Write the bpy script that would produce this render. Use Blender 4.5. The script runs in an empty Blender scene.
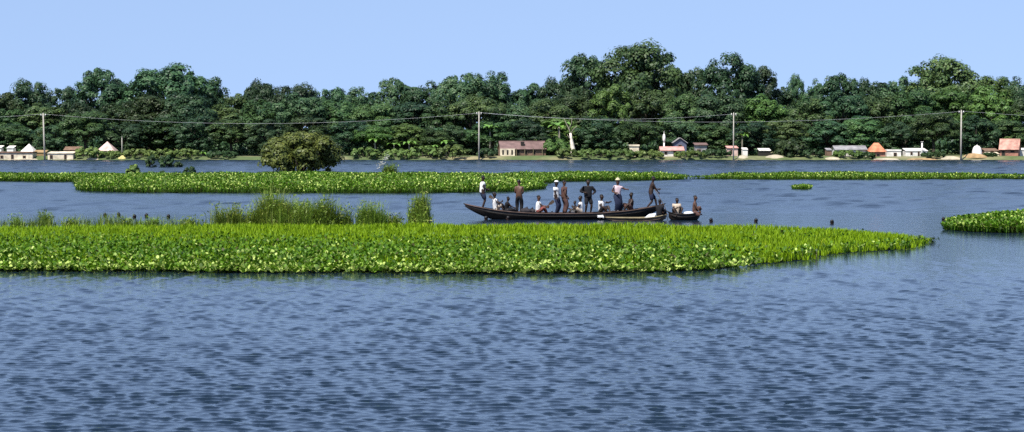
import bpy, bmesh, math, random
import numpy as np
from mathutils import Vector, Matrix, noise as mnoise

# ------------------------------------------------------------------ camera, sky, sun, exposure
SC = bpy.context.scene
COL = SC.collection
F = 2000.0; CH = 4.33; TILT = math.atan(81.0 / F)
cam_d = bpy.data.cameras.new('camera'); cam = bpy.data.objects.new('camera', cam_d); COL.objects.link(cam)
cam_d.sensor_width = 36.0; cam_d.lens = 36.0 * F / 1024.0
cam_d.clip_start = 0.5; cam_d.clip_end = 20000
cam.location = (0, 0, CH); cam.rotation_euler = (math.pi / 2 - TILT, 0, 0)
SC.camera = cam
SUN_EL, SUN_AZ = math.radians(58), math.radians(-146)     # azimuth from +Y clockwise; behind the camera, to the left
w = bpy.data.worlds.new('World'); SC.world = w; w.use_nodes = True
nt = w.node_tree; bg = nt.nodes['Background']
sky = nt.nodes.new('ShaderNodeTexSky'); sky.sky_type = 'NISHITA'; sky.sun_disc = False
sky.sun_elevation = SUN_EL; sky.sun_rotation = SUN_AZ
sky.air_density = 1.0; sky.dust_density = 0.3; sky.ozone_density = 4.0; sky.altitude = 0
tc = nt.nodes.new('ShaderNodeTexCoord'); mp = nt.nodes.new('ShaderNodeVectorMath'); mp.operation = 'MULTIPLY_ADD'
mp.inputs[1].default_value = (1, 1, 0.42); mp.inputs[2].default_value = (0, 0, 0.22)
nt.links.new(tc.outputs['Generated'], mp.inputs[0]); nt.links.new(mp.outputs[0], sky.inputs['Vector'])
tint = nt.nodes.new('ShaderNodeMixRGB'); tint.blend_type = 'MULTIPLY'; tint.inputs[0].default_value = 1; tint.inputs[2].default_value = (1.12, 0.965, 0.92, 1)
nt.links.new(sky.outputs[0], tint.inputs[1]); nt.links.new(tint.outputs[0], bg.inputs[0]); bg.inputs[1].default_value = 0.112
sd = bpy.data.lights.new('sun', 'SUN'); sun = bpy.data.objects.new('sun', sd); COL.objects.link(sun)
sd.energy = 4.6; sd.angle = math.radians(0.5); sd.color = (1.0, 0.95, 0.86)
sdir = Vector((math.sin(SUN_AZ) * math.cos(SUN_EL), math.cos(SUN_AZ) * math.cos(SUN_EL), math.sin(SUN_EL)))
sun.rotation_euler = sdir.to_track_quat('Z', 'Y').to_euler(); sun.location = sdir * 60 + Vector((0, 100, 0))
vs = SC.view_settings; vs.view_transform = 'Standard'; vs.look = 'None'; vs.gamma = 1; vs.exposure = 0.9
vs.use_curve_mapping = False
SC.cycles.use_denoising = False
SC.cycles.max_bounces = 5; SC.cycles.diffuse_bounces = 2; SC.cycles.glossy_bounces = 3; SC.cycles.transmission_bounces = 2
SC.cycles.sample_clamp_direct = 5.0; SC.cycles.caustics_reflective = False; SC.cycles.caustics_refractive = False

R = random.Random(7)
G = np.random.default_rng(11)
ct, st = math.cos(TILT), math.sin(TILT)
def ray(u, v):
    a = (u - 512.0) / F; b = (216.0 - v) / F
    return Vector((a, ct + b * st, b * ct - st))
def at(u, v, z=0.0):                       # where the pixel's ray meets the level z
    r = ray(u, v); return Vector((0, 0, CH)) + r * ((z - CH) / r.z)
def atd(u, v, Y):                          # where the pixel's ray meets the depth Y
    r = ray(u, v); return Vector((0, 0, CH)) + r * (Y / r.y)
def xat(u, Y, v=150): return atd(u, v, Y).x
def zat(v, Y): return atd(512, v, Y).z

# ------------------------------------------------------------------ materials
def mat(name, col, rough=0.8, var=0.0, scale=6.0, bump=0.0, spec=0.3, col2=None):
    m = bpy.data.materials.new(name); m.use_nodes = True
    n = m.node_tree; b = n.nodes['Principled BSDF']
    b.inputs['Roughness'].default_value = rough; b.inputs['Specular IOR Level'].default_value = spec
    b.inputs['Base Color'].default_value = (*col, 1)
    if var or col2:
        t = n.nodes.new('ShaderNodeTexCoord'); no = n.nodes.new('ShaderNodeTexNoise')
        no.inputs['Scale'].default_value = scale; no.inputs['Detail'].default_value = 6
        cr = n.nodes.new('ShaderNodeValToRGB'); cr.color_ramp.elements[0].position = 0.35; cr.color_ramp.elements[1].position = 0.65
        c2 = col2 or tuple(c * (1 + var) for c in col); c1 = col if col2 else tuple(c * (1 - var) for c in col)
        cr.color_ramp.elements[0].color = (*c1, 1); cr.color_ramp.elements[1].color = (*c2, 1)
        n.links.new(t.outputs['Object'], no.inputs['Vector']); n.links.new(no.outputs['Fac'], cr.inputs[0])
        n.links.new(cr.outputs[0], b.inputs['Base Color'])
        if bump:
            bp = n.nodes.new('ShaderNodeBump'); bp.inputs['Strength'].default_value = bump; bp.inputs['Distance'].default_value = 0.03
            n.links.new(no.outputs['Fac'], bp.inputs['Height']); n.links.new(bp.outputs[0], b.inputs['Normal'])
    return m
def leafmat(name, ca, cb, cc=None, dead=None, transl=0.25, rough=0.5, spec=0.25, objvar=0.35):
    """ca..cb by the leaf's own tint, then every plant a little lighter, darker or yellower than the next"""
    m = bpy.data.materials.new(name); m.use_nodes = True
    n = m.node_tree; b = n.nodes['Principled BSDF']; out = n.nodes['Material Output']
    a = n.nodes.new('ShaderNodeAttribute'); a.attribute_name = 'tint'
    cr = n.nodes.new('ShaderNodeValToRGB')
    cr.color_ramp.elements[0].color = (*ca, 1); cr.color_ramp.elements[1].color = (*cb, 1)
    if cc:
        cr.color_ramp.elements[1].position = 0.8
        e = cr.color_ramp.elements.new(1.0); e.color = (*cc, 1)
    if dead:
        cr.color_ramp.elements[0].position = 0.09; e = cr.color_ramp.elements.new(0.0); e.color = (*dead, 1); e = cr.color_ramp.elements.new(0.05); e.color = (*dead, 1)
    n.links.new(a.outputs['Fac'], cr.inputs[0])
    oi = n.nodes.new('ShaderNodeObjectInfo')
    mr = n.nodes.new('ShaderNodeMapRange'); mr.inputs['To Min'].default_value = 1 - objvar; mr.inputs['To Max'].default_value = 1 + objvar
    n.links.new(oi.outputs['Random'], mr.inputs[0])
    hs = n.nodes.new('ShaderNodeHueSaturation'); n.links.new(cr.outputs[0], hs.inputs['Color']); n.links.new(mr.outputs[0], hs.inputs['Value'])
    m2 = n.nodes.new('ShaderNodeMapRange'); m2.inputs['To Min'].default_value = 0.5 - 0.035 * objvar; m2.inputs['To Max'].default_value = 0.5 + 0.06 * objvar
    ml = n.nodes.new('ShaderNodeMath'); ml.operation = 'MULTIPLY'; ml.inputs[1].default_value = 7.31
    fr = n.nodes.new('ShaderNodeMath'); fr.operation = 'FRACT'
    n.links.new(oi.outputs['Random'], ml.inputs[0]); n.links.new(ml.outputs[0], fr.inputs[0]); n.links.new(fr.outputs[0], m2.inputs[0]); n.links.new(m2.outputs[0], hs.inputs['Hue'])
    n.links.new(hs.outputs[0], b.inputs['Base Color'])
    b.inputs['Roughness'].default_value = rough; b.inputs['Specular IOR Level'].default_value = spec
    tr = n.nodes.new('ShaderNodeBsdfTranslucent'); n.links.new(hs.outputs[0], tr.inputs[0])
    mx = n.nodes.new('ShaderNodeMixShader'); mx.inputs[0].default_value = transl
    n.links.new(b.outputs[0], mx.inputs[1]); n.links.new(tr.outputs[0], mx.inputs[2]); n.links.new(mx.outputs[0], out.inputs[0])
    return m
def water_mat():
    m = bpy.data.materials.new('water'); m.use_nodes = True
    n = m.node_tree; b = n.nodes['Principled BSDF']
    b.inputs['Base Color'].default_value = (0.007, 0.015, 0.027, 1)
    b.inputs['IOR'].default_value = 1.333; b.inputs['Specular IOR Level'].default_value = 0.5
    g = n.nodes.new('ShaderNodeNewGeometry'); sx = n.nodes.new('ShaderNodeSeparateXYZ'); n.links.new(g.outputs['Position'], sx.inputs[0])
    # beyond the modelled waves the small ripples are roughness and relief
    rr = n.nodes.new('ShaderNodeMapRange'); rr.inputs['From Min'].default_value = 45; rr.inputs['From Max'].default_value = 125
    rr.inputs['To Min'].default_value = 0.05; rr.inputs['To Max'].default_value = 0.20
    n.links.new(sx.outputs['Y'], rr.inputs[0]); n.links.new(rr.outputs[0], b.inputs['Roughness'])
    br = n.nodes.new('ShaderNodeMapRange'); br.inputs['From Min'].default_value = 75; br.inputs['From Max'].default_value = 115
    n.links.new(sx.outputs['Y'], br.inputs[0])
    def layer(sx_, sy, rot, scale, detail, dist, strength, prev):
        mp = n.nodes.new('ShaderNodeMapping'); mp.inputs['Scale'].default_value = (sx_, sy, 1); mp.inputs['Rotation'].default_value = (0, 0, rot)
        n.links.new(g.outputs['Position'], mp.inputs[0])
        no = n.nodes.new('ShaderNodeTexNoise'); no.inputs['Scale'].default_value = scale; no.inputs['Detail'].default_value = detail
        no.inputs['Roughness'].default_value = 0.55; no.inputs['Distortion'].default_value = 0.4
        n.links.new(mp.outputs[0], no.inputs['Vector'])
        bp = n.nodes.new('ShaderNodeBump'); bp.inputs['Distance'].default_value = dist
        if isinstance(strength, float): bp.inputs['Strength'].default_value = strength
        else: n.links.new(strength.outputs[0], bp.inputs['Strength'])
        n.links.new(no.outputs['Fac'], bp.inputs['Height'])
        if prev: n.links.new(prev.outputs[0], bp.inputs['Normal'])
        return bp
    prev = layer(0.7, 1.0, -0.25, 7.0, 3, 0.008, 1.0, None)
    prev = layer(0.7, 0.5, 0.05, 2.0, 3, 0.05, br, prev)
    n.links.new(prev.outputs[0], b.inputs['Normal'])
    return m
def ground_mat():
    m = bpy.data.materials.new('bank_ground'); m.use_nodes = True
    n = m.node_tree; b = n.nodes['Principled BSDF']; b.inputs['Roughness'].default_value = 0.95
    g = n.nodes.new('ShaderNodeNewGeometry')
    n1 = n.nodes.new('ShaderNodeTexNoise'); n1.inputs['Scale'].default_value = 0.09; n1.inputs['Detail'].default_value = 5
    n2 = n.nodes.new('ShaderNodeTexNoise'); n2.inputs['Scale'].default_value = 1.3; n2.inputs['Detail'].default_value = 6
    n.links.new(g.outputs['Position'], n1.inputs['Vector']); n.links.new(g.outputs['Position'], n2.inputs['Vector'])
    c1 = n.nodes.new('ShaderNodeValToRGB'); c1.color_ramp.elements[0].position = 0.5; c1.color_ramp.elements[1].position = 0.72
    c1.color_ramp.elements[0].color = (0.065, 0.095, 0.026, 1); c1.color_ramp.elements[1].color = (0.22, 0.19, 0.10, 1)
    c2 = n.nodes.new('ShaderNodeValToRGB'); c2.color_ramp.elements[0].color = (0.6, 0.6, 0.6, 1); c2.color_ramp.elements[1].color = (1.3, 1.3, 1.3, 1)
    mx = n.nodes.new('ShaderNodeMixRGB'); mx.blend_type = 'MULTIPLY'; mx.inputs[0].default_value = 1
    n.links.new(n1.outputs['Fac'], c1.inputs[0]); n.links.new(n2.outputs['Fac'], c2.inputs[0])
    n.links.new(c1.outputs[0], mx.inputs[1]); n.links.new(c2.outputs[0], mx.inputs[2]); n.links.new(mx.outputs[0], b.inputs['Base Color'])
    return m
M = {
 'water': water_mat(), 'ground': ground_mat(),
 'tree': leafmat('tree_leaf', (0.020, 0.052, 0.022), (0.105, 0.158, 0.045), transl=0.26, objvar=0.5),
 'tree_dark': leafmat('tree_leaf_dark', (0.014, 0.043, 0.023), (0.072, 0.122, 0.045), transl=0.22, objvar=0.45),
 'tree_light': leafmat('tree_leaf_light', (0.045, 0.095, 0.022), (0.12, 0.20, 0.045), transl=0.25, objvar=0.3),
 'bush': leafmat('bush_leaf', (0.055, 0.10, 0.024), (0.17, 0.23, 0.055), transl=0.2, objvar=0.3),
 'olive': leafmat('olive_leaf', (0.042, 0.068, 0.014), (0.155, 0.178, 0.034), transl=0.2, objvar=0.1),
 'darkbush': leafmat('dark_bush_leaf', (0.016, 0.038, 0.014), (0.055, 0.10, 0.03), transl=0.15, objvar=0.2),
 'hyacinth': leafmat('hyacinth_leaf', (0.026, 0.080, 0.004), (0.110, 0.218, 0.009), (0.46, 0.56, 0.14), (0.06, 0.06, 0.015), transl=0.3, rough=0.5, spec=0.18, objvar=0.05),  # brightest stop is the sun glint, painted as leaf colour
 'grass': leafmat('marsh_grass', (0.115, 0.215, 0.005), (0.25, 0.38, 0.009), (0.42, 0.47, 0.03), transl=0.4, spec=0.12, objvar=0.05),
 'reed': leafmat('reed', (0.06, 0.12, 0.012), (0.19, 0.26, 0.03), (0.33, 0.32, 0.10), transl=0.25, objvar=0.25),
 'plume': leafmat('plume', (0.3, 0.3, 0.25), (0.5, 0.5, 0.45), transl=0.3, objvar=0.05),
 'mat': mat('rotting_mat', (0.02, 0.034, 0.008), 1.0, 0.4, 3, spec=0.0),
 'bark': mat('bark', (0.045, 0.038, 0.028), 0.9, 0.35, 4, 0.4),
 'greybark': mat('grey_bark', (0.22, 0.20, 0.15), 0.9, 0.2, 2, 0.3),
 'palebark': mat('pale_bark', (0.62, 0.56, 0.47), 0.85, 0.2, 2, 0.3),
 'concrete': mat('pole_concrete', (0.32, 0.30, 0.26), 0.85, 0.15, 2),
 'wire': mat('wire_metal', (0.42, 0.44, 0.45), 0.5, 0.05),
 'iron': mat('iron', (0.12, 0.12, 0.12), 0.6, 0.2),
 'porcelain': mat('porcelain', (0.7, 0.68, 0.64), 0.3, 0.05),
 'cream': mat('cream_plaster', (0.58, 0.50, 0.37), 0.9, 0.30, 1.2),
 'white': mat('white_wash', (0.66, 0.63, 0.58), 0.85, 0.24, 1.0),
 'pinkwhite': mat('pink_tin', (0.52, 0.37, 0.32), 0.7, 0.28, 1.0),
 'pinkroof': mat('pink_roof', (0.50, 0.26, 0.22), 0.75, 0.22, 1.3),
 'tin': mat('weathered_tin', (0.15, 0.095, 0.085), 0.6, 0.25, 0.9),
 'greytin': mat('grey_tin', (0.25, 0.24, 0.24), 0.55, 0.31, 1.0),
 'salmon': mat('salmon_roof', (0.42, 0.22, 0.17), 0.8, 0.36, 1.0),
 'orange': mat('orange_tiles', (0.44, 0.17, 0.09), 0.85, 0.34, 1.2),
 'brick': mat('brick_red', (0.30, 0.14, 0.10), 0.9, 0.2, 1.5),
 'brown': mat('brown_thatch', (0.16, 0.10, 0.07), 0.95, 0.3, 1.5),
 'dark': mat('shade_black', (0.02, 0.018, 0.016), 0.9, 0.2),  # near-black standing in for shade in openings; also colours the roof box
 'shaded_bluewall': mat('shaded_blue_grey_wall', (0.09, 0.10, 0.15), 0.85, 0.15),  # wall colour darkened to hold the shade the house stands in
 'sand': mat('sand', (0.27, 0.18, 0.09), 0.95, 0.25, 1.2, 0.4),
 'palesand': mat('pale_sand', (0.33, 0.29, 0.21), 0.95, 0.2, 0.8, 0.4),
 'straw': mat('straw', (0.40, 0.36, 0.15), 0.95, 0.2, 2, 0.5),
 'hull': mat('tarred_wood', (0.008, 0.006, 0.005), 0.55, 0.45, 3.5, 0.4),
 'gunwale': mat('worn_wood', (0.065, 0.042, 0.034), 0.7, 0.35, 3, 0.3),
 'deck': mat('deck_wood', (0.07, 0.05, 0.036), 0.8, 0.35, 3, 0.3),
 'palewood': mat('pale_wood', (0.17, 0.14, 0.08), 0.75, 0.25, 2.5, 0.3),
 'bundle': mat('dark_bundle', (0.025, 0.022, 0.025), 0.9, 0.4, 5, 0.5),
 'tarp': mat('white_sheet', (0.50, 0.51, 0.52), 0.6, 0.1, 3, 0.3),
 'skin1': mat('skin_dark', (0.028, 0.015, 0.010), 0.55, 0.08, 8), 'skin2': mat('skin_brown', (0.08, 0.040, 0.026), 0.55, 0.08, 8),
 'hair': mat('black_hair', (0.008, 0.007, 0.007), 0.5, 0.3, 40, 0.5),
 'shirt_white': mat('white_cotton', (0.62, 0.61, 0.60), 0.9, 0.06, 9, 0.3),
 'cloth_black': mat('black_cloth', (0.006, 0.006, 0.008), 0.9, 0.3, 9, 0.3),
 'cloth_navy': mat('navy_cloth', (0.012, 0.017, 0.040), 0.9, 0.3, 9, 0.3),
 'cloth_brown': mat('brown_cloth', (0.07, 0.035, 0.03), 0.9, 0.25, 9, 0.3),
 'cloth_pink': mat('pale_pink_cloth', (0.55, 0.42, 0.44), 0.9, 0.1, 9, 0.3),
 'cloth_red': mat('red_check_cloth', (0.16, 0.045, 0.04), 0.9, 0.4, 14, 0.3),
 'cloth_tan': mat('tan_cloth', (0.42, 0.34, 0.26), 0.9, 0.15, 9, 0.3),
 'straw_hat': mat('straw_hat', (0.42, 0.38, 0.24), 0.9, 0.15, 20, 0.3),
}

# ------------------------------------------------------------------ mesh helpers
class MB:
    def __init__(s): s.v = []; s.f = []
    def add(s, vs, fs):
        o = len(s.v); s.v += [tuple(p) for p in vs]; s.f += [tuple(i + o for i in f) for f in fs]; return s
    def box(s, x0, x1, y0, y1, z0, z1):
        return s.add([(x0,y0,z0),(x1,y0,z0),(x1,y1,z0),(x0,y1,z0),(x0,y0,z1),(x1,y0,z1),(x1,y1,z1),(x0,y1,z1)],
                     [(0,3,2,1),(4,5,6,7),(0,1,5,4),(1,2,6,5),(2,3,7,6),(3,0,4,7)])
    def tube(s, pts, rad, n=8, cap=True):
        pts = [Vector(p) for p in pts]; o = len(s.v)
        if not hasattr(rad, '__len__'): rad = [rad] * len(pts)
        ref = None
        for i, p in enumerate(pts):
            d = (pts[min(i + 1, len(pts) - 1)] - pts[max(i - 1, 0)]).normalized()
            if ref is None: ref = d.orthogonal().normalized()
            a = (ref - d * ref.dot(d)); a = a.normalized() if a.length > 1e-6 else d.orthogonal().normalized(); ref = a
            b = d.cross(a)
            for k in range(n):
                t = 2 * math.pi * k / n
                s.v.append(tuple(p + (a * math.cos(t) + b * math.sin(t)) * rad[i]))
        for i in range(len(pts) - 1):
            for k in range(n):
                s.f.append((o + i*n + k, o + i*n + (k+1) % n, o + (i+1)*n + (k+1) % n, o + (i+1)*n + k))
        if cap:
            s.f.append(tuple(o + k for k in range(n))[::-1]); s.f.append(tuple(o + (len(pts)-1)*n + k for k in range(n)))
        return s
    def ell(s, c, r, nu=10, nv=7, rot=None):
        o = len(s.v); c = Vector(c)
        for j in range(nv + 1):
            ph = math.pi * j / nv
            for i in range(nu):
                t = 2 * math.pi * i / nu
                p = Vector((r[0]*math.sin(ph)*math.cos(t), r[1]*math.sin(ph)*math.sin(t), r[2]*math.cos(ph)))
                if rot: p = rot @ p
                s.v.append(tuple(c + p))
        for j in range(nv):
            for i in range(nu):
                s.f.append((o + j*nu + i, o + (j+1)*nu + i, o + (j+1)*nu + (i+1) % nu, o + j*nu + (i+1) % nu))
        return s
    def loft(s, rings, cap=True):
        o = len(s.v); n = len(rings[0])
        for r in rings: s.v += [tuple(p) for p in r]
        for i in range(len(rings) - 1):
            for k in range(n):
                s.f.append((o + i*n + k, o + i*n + (k+1) % n, o + (i+1)*n + (k+1) % n, o + (i+1)*n + k))
        if cap:
            s.f.append(tuple(o + k for k in range(n))[::-1]); s.f.append(tuple(o + (len(rings)-1)*n + k for k in range(n)))
        return s
    def mesh(s, name, m, smooth=False):
        me = bpy.data.meshes.new(name); me.from_pydata(s.v, [], s.f); me.materials.append(M[m]); me.validate()
        if smooth: me.polygons.foreach_set('use_smooth', [True] * len(me.polygons))
        return me
    def build(s, name, m, parent=None, smooth=False):
        return link(name, s.mesh(name, m, smooth), parent)
def link(name, me, parent=None):
    o = bpy.data.objects.new(name, me); COL.objects.link(o)
    if parent: o.parent = parent
    return o
def tag(o, label, cat, group=None):
    o['label'] = label; o['category'] = cat
    if group: o['group'] = group
    return o
def thing(name, label, cat, loc=(0,0,0), rz=0, group=None):
    o = bpy.data.objects.new(name, None); COL.objects.link(o); o.location = loc; o.rotation_euler = (0,0,rz)
    o.empty_display_size = 0.2
    return tag(o, label, cat, group)
def kind(o, k): o['kind'] = k; return o
def copy_tree(o, parent=None):
    c = o.copy(); COL.objects.link(c); c.parent = parent
    for ch in o.children: copy_tree(ch, c)
    return c
def np_mesh(name, V, Q, tint, m):
    """quads only; tint is one number per quad"""
    me = bpy.data.meshes.new(name); V = np.asarray(V, np.float32); Q = np.asarray(Q, np.int32)
    me.vertices.add(len(V)); me.vertices.foreach_set('co', V.ravel())
    me.loops.add(Q.size); me.loops.foreach_set('vertex_index', Q.ravel())
    me.polygons.add(len(Q)); me.polygons.foreach_set('loop_start', np.arange(0, Q.size, 4, dtype=np.int32))
    a = me.attributes.new('tint', 'FLOAT', 'FACE'); a.data.foreach_set('value', np.asarray(tint, np.float32))
    me.materials.append(M[m]); me.update(calc_edges=True)
    return me
def unit(a): return a / np.maximum(np.linalg.norm(a, axis=1, keepdims=True), 1e-9)
def leaf_quads(P, N, size, aspect=1.6, rng=G):
    """a pointed leaf (a diamond) at every P, facing N"""
    n = len(P); N = unit(N); r = unit(rng.normal(size=(n, 3)))
    A = unit(np.cross(N, r)); B = np.cross(N, A); size = np.broadcast_to(size, (n,))[:, None]
    L = A * size * 0.5 * aspect; W = B * size * 0.5
    V = np.stack([P - L, P - W + L * 0.15, P + L, P + W + L * 0.15], 1).reshape(-1, 3)
    return V, np.arange(n * 4).reshape(-1, 4)

# ------------------------------------------------------------------ setting: water and ground
def gh(x, y):
    """height of the far bank"""
    t = min(max((y - 345.5) / 5.0, 0), 1); t = t * t * (3 - 2 * t)
    z = -0.5 + 1.05 * t + 0.25 * (mnoise.noise(Vector((x * 0.06, y * 0.03, 3)))) * t
    z += min(max((y - 356) / 60, 0), 1) * 1.0
    return z
def lake():
    rng = np.random.default_rng(3)
    def grid(Ys, Ss, lo, hi, K, l0, l1, slope, spread, dyf, edge, skew, y0):
        Y, S_ = np.meshgrid(Ys, Ss, indexing='ij'); X = S_ * (np.maximum(Y, 24) + 18); Z = np.zeros_like(X); dy = dyf(Y)
        for k in range(K):
            lam = l0 * (l1 / l0) ** rng.uniform(); th = math.radians(80) + rng.normal() * spread; kk = 2 * math.pi / lam
            Z += slope * (1.45 if lam > .26 else 1) / math.sqrt(K / 2) / kk * np.clip((lam / dy - 2.0) / 1.0, 0, 1) * np.sin(kk * (X * math.cos(th) + Y * math.sin(th)) + rng.uniform(0, 6.283))
        # gusts: patches of livelier and of calmer water
        gust = 1 + .10 * np.sin(X * .21 + Y * .13 + 1) * np.sin(Y * .17 - X * .05) + .08 * np.sin(X * .6 + 2) * np.sin(Y * .33)
        rms = Z[lo:hi].std(); Z = Z * gust / rms
        if skew: Z = (np.exp(skew * np.clip(Z, -3, 2.2)) - 1) / skew / (1 + .4 * skew)              # short steep crests, long flat troughs
        Z = Z * rms * edge(Y, S_); Y = Y - LEAN * Z                                 # crests lean with the wind, towards the viewer
        V = np.stack([X, Y, Z], -1).reshape(-1, 3); n = len(Ss); r = len(Ys)
        i = (np.arange(r - 1)[:, None] * n + np.arange(n - 1)[None]).reshape(-1)
        return V, np.stack([i, i + 1, i + n + 1, i + n], 1)
    side = lambda S_: np.clip((.30 - np.abs(S_)) / .01, 0, 1)
    out = [.32, .40, .55, 1, 3, 20, 120]; neg = [-v for v in out[::-1]]
    ya = [25.0]
    while ya[-1] < 107.7: ya.append(ya[-1] * (1 + .0014 * (ya[-1] / 25) ** .6))
    Ya = np.array([-300, -40, 0, 10, 18] + ya + [108.0])
    Va, Qa = grid(Ya, np.concatenate([neg, np.arange(-.30, .3001, .00105), out]), 100, 600, 130, L0, L1, WAVE, SPREAD, lambda Y: np.maximum(Y, 25) * .0014 * (np.maximum(Y, 25) / 25) ** .6,
                  lambda Y, S_: np.clip((Y - 25) / 2, 0, 1) * side(S_) * np.clip((107.5 - Y) / 8, 0, 1), SKEW, 0)
    Vb, Qb = grid(np.concatenate([np.arange(108, 348, .85), [360, 2600]]), np.concatenate([neg, np.arange(-.30, .3001, .0026), out]), 20, 250, 60, 1.75, 2.4, WAVE_FAR, .6, lambda Y: 0 * Y + .8,
                  lambda Y, S_: np.clip((Y - 108.1) / 6, 0, 1) * (1 + .5 * np.clip((Y - 150) / 200, 0, 1)) * side(S_) * np.clip((352 - Y) / 4, 0, 1), 0, 0)
    V = np.concatenate([Va, Vb]); Q = np.concatenate([Qa, Qb + len(Va)])
    me = np_mesh('lake_water', V, Q, np.zeros(len(Q)), 'water'); me.polygons.foreach_set('use_smooth', np.ones(len(Q), bool))
    return link('lake_water', me)
WAVE = 0.132; WAVE_FAR = 0.085; L0 = .10; L1 = .46; SPREAD = .7; SKEW = .25; LEAN = 2.3
kind(lake(), 'structure')
mb = MB()
xs = [-6000,-2000,-600] + [-200 + 2.0 * i for i in range(201)] + [600,2000,6000]
ys = [343,345,346,347,348,349,350,351,352,354,356,360,366,374,384,400,420,500,900,2500,9000]
for y in ys:
    for x in xs: mb.v.append((x, y, gh(x, y)))
n = len(xs)
for j in range(len(ys) - 1):
    for i in range(n - 1): mb.f.append((j*n+i, j*n+i+1, (j+1)*n+i+1, (j+1)*n+i))
kind(mb.build('far_bank_ground', 'ground', smooth=True), 'structure')

# ------------------------------------------------------------------ trees
def crown_quads(rng, rx, rz, zc, nl, lobe_r, nsub, sub_r, nleaf, leaf, low=0.0, gap=0.0):
    """lobes on an ellipsoid, small clumps on every lobe, leaves on every clump"""
    P = []; N = []; T = []; centres = []
    for i in range(nl):
        k = (i + 0.5) / nl; ph = math.acos(1 - 2 * k * min(0.5 + low * 0.5, 1.0)); th = i * 2.39996 + rng.uniform(-.5, .5)
        d = np.array([math.sin(ph) * math.cos(th), math.sin(ph) * math.sin(th), math.cos(ph)])
        lr = lobe_r * rng.uniform(0.65, 1.42); s = rng.uniform(0.55 + gap * 0.2, 0.85 + gap * 0.15)
        c = np.array([d[0] * (rx - lr * 0.7), d[1] * (rx - lr * 0.7), d[2] * (rz - lr * 0.7)]) * (0.7 + 0.3 * s) + [0, 0, zc]
        c[2] = max(c[2], lr * 0.6)
        centres.append((c, lr))
        for j in range(nsub):
            u = unit(rng.normal(size=(1, 3)))[0]
            if u[2] < -0.65: u[2] = -u[2]
            sc = c + u * lr * rng.uniform(0.7, 0.95) * [1, 1, 0.92]; sr = sub_r * rng.uniform(0.6, 1.35)
            m = int(nleaf * rng.uniform(0.7, 1.2))
            q = unit(rng.normal(size=(m, 3))); q[:, 2] = np.where(q[:, 2] < -0.5, -q[:, 2], q[:, 2])
            P.append(sc + q * (sr * rng.uniform(0.6, 1.08, size=(m, 1))) * [1, 1, 0.9])
            N.append(q * 0.9 + u * 0.5 + [0, 0, 0.2] + rng.normal(size=(m, 3)) * 0.17)
            T.append(np.clip(rng.normal(0.45 + rng.normal() * 0.12, 0.13, size=m), 0, 1))
    P = np.concatenate(P); N = np.concatenate(N); T = np.concatenate(T)
    P[:, 2] = np.maximum(P[:, 2], 0.05)
    V, Q = leaf_quads(P, N, rng.uniform(0.7, 1.3, size=len(P)) * leaf, 1.5, rng)
    return V, Q, T, centres
def tree_meshes(seed, style):
    """crown and trunk of a tree 12 m high and about 10 m wide"""
    rng = np.random.default_rng(seed)
    if style == 'dome':  a = dict(rx=5.0, rz=4.6, zc=7.3, nl=13, lobe_r=2.2, nsub=11, sub_r=0.95, nleaf=112, leaf=0.25, low=0.75)
    if style == 'tall':  a = dict(rx=4.0, rz=5.8, zc=6.2, nl=15, lobe_r=1.9, nsub=10, sub_r=0.9, nleaf=108, leaf=0.245, low=0.85)
    if style == 'open':  a = dict(rx=4.8, rz=5.0, zc=6.9, nl=18, lobe_r=1.65, nsub=10, sub_r=0.8, nleaf=92, leaf=0.245, low=0.7, gap=1.0)
    if style == 'low':   a = dict(rx=5.0, rz=6.6, zc=5.2, nl=17, lobe_r=2.2, nsub=10, sub_r=0.85, nleaf=110, leaf=0.25, low=1.0)
    if style == 'spread': a = dict(rx=5.4, rz=3.6, zc=8.2, nl=14, lobe_r=1.8, nsub=10, sub_r=0.85, nleaf=108, leaf=0.245, low=0.55, gap=0.5)
    V, Q, T, cs = crown_quads(rng, **a)
    mb = MB(); bend = rng.normal(size=2) * 0.35
    top = Vector((bend[0], bend[1], a['zc'] * 0.75))
    mb.tube([(0,0,-0.6),(bend[0]*.2, bend[1]*.2, 1.2), top * 0.6, top, (bend[0], bend[1], a['zc'] + a['rz'] * 0.5)], [0.42,0.34,0.27,0.2,0.06], 8)
    for c, lr in cs:
        c = Vector(c); b0 = top * rng.uniform(0.55, 0.98)
        mid = b0.lerp(c, 0.5) + Vector((0, 0, -0.35))
        mb.tube([b0, mid, c], [0.15, 0.1, 0.04], 5)
    return V, Q, T, mb
PROTO = {}
def proto(style, k):
    if (style, k) not in PROTO:
        V, Q, T, mb = tree_meshes(100 + 17 * k + len(style) * 31, style)
        PROTO[(style, k)] = (np_mesh('crown', V, Q, T, 'tree'), mb.mesh('trunk', 'bark', True))
    return PROTO[(style, k)]
def tree(u, vtop, wpx, Y, style, k, leafm, label, group=None, name='tree', cat='tree'):
    x = xat(u, Y); z0 = gh(x, Y); h = zat(vtop, Y) - z0; wd = wpx * Y / F
    cm, tm = proto(style, k)
    natural = {'dome': 10.6, 'tall': 8.6, 'open': 9.8, 'low': 10.4, 'spread': 11.0}[style]
    top = {'dome': 12.1, 'tall': 12.3, 'open': 12.0, 'low': 12.1, 'spread': 12.0}[style]
    t = thing(name, label, cat, (x, Y, z0), R.uniform(0, 6.28), group)
    t.scale = (wd / natural, wd / natural, h / top)
    link('trunk', tm, t); c = link('crown', cm, t); c.material_slots[0].link = 'OBJECT'; c.material_slots[0].material = M[leafm]
    return t
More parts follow.
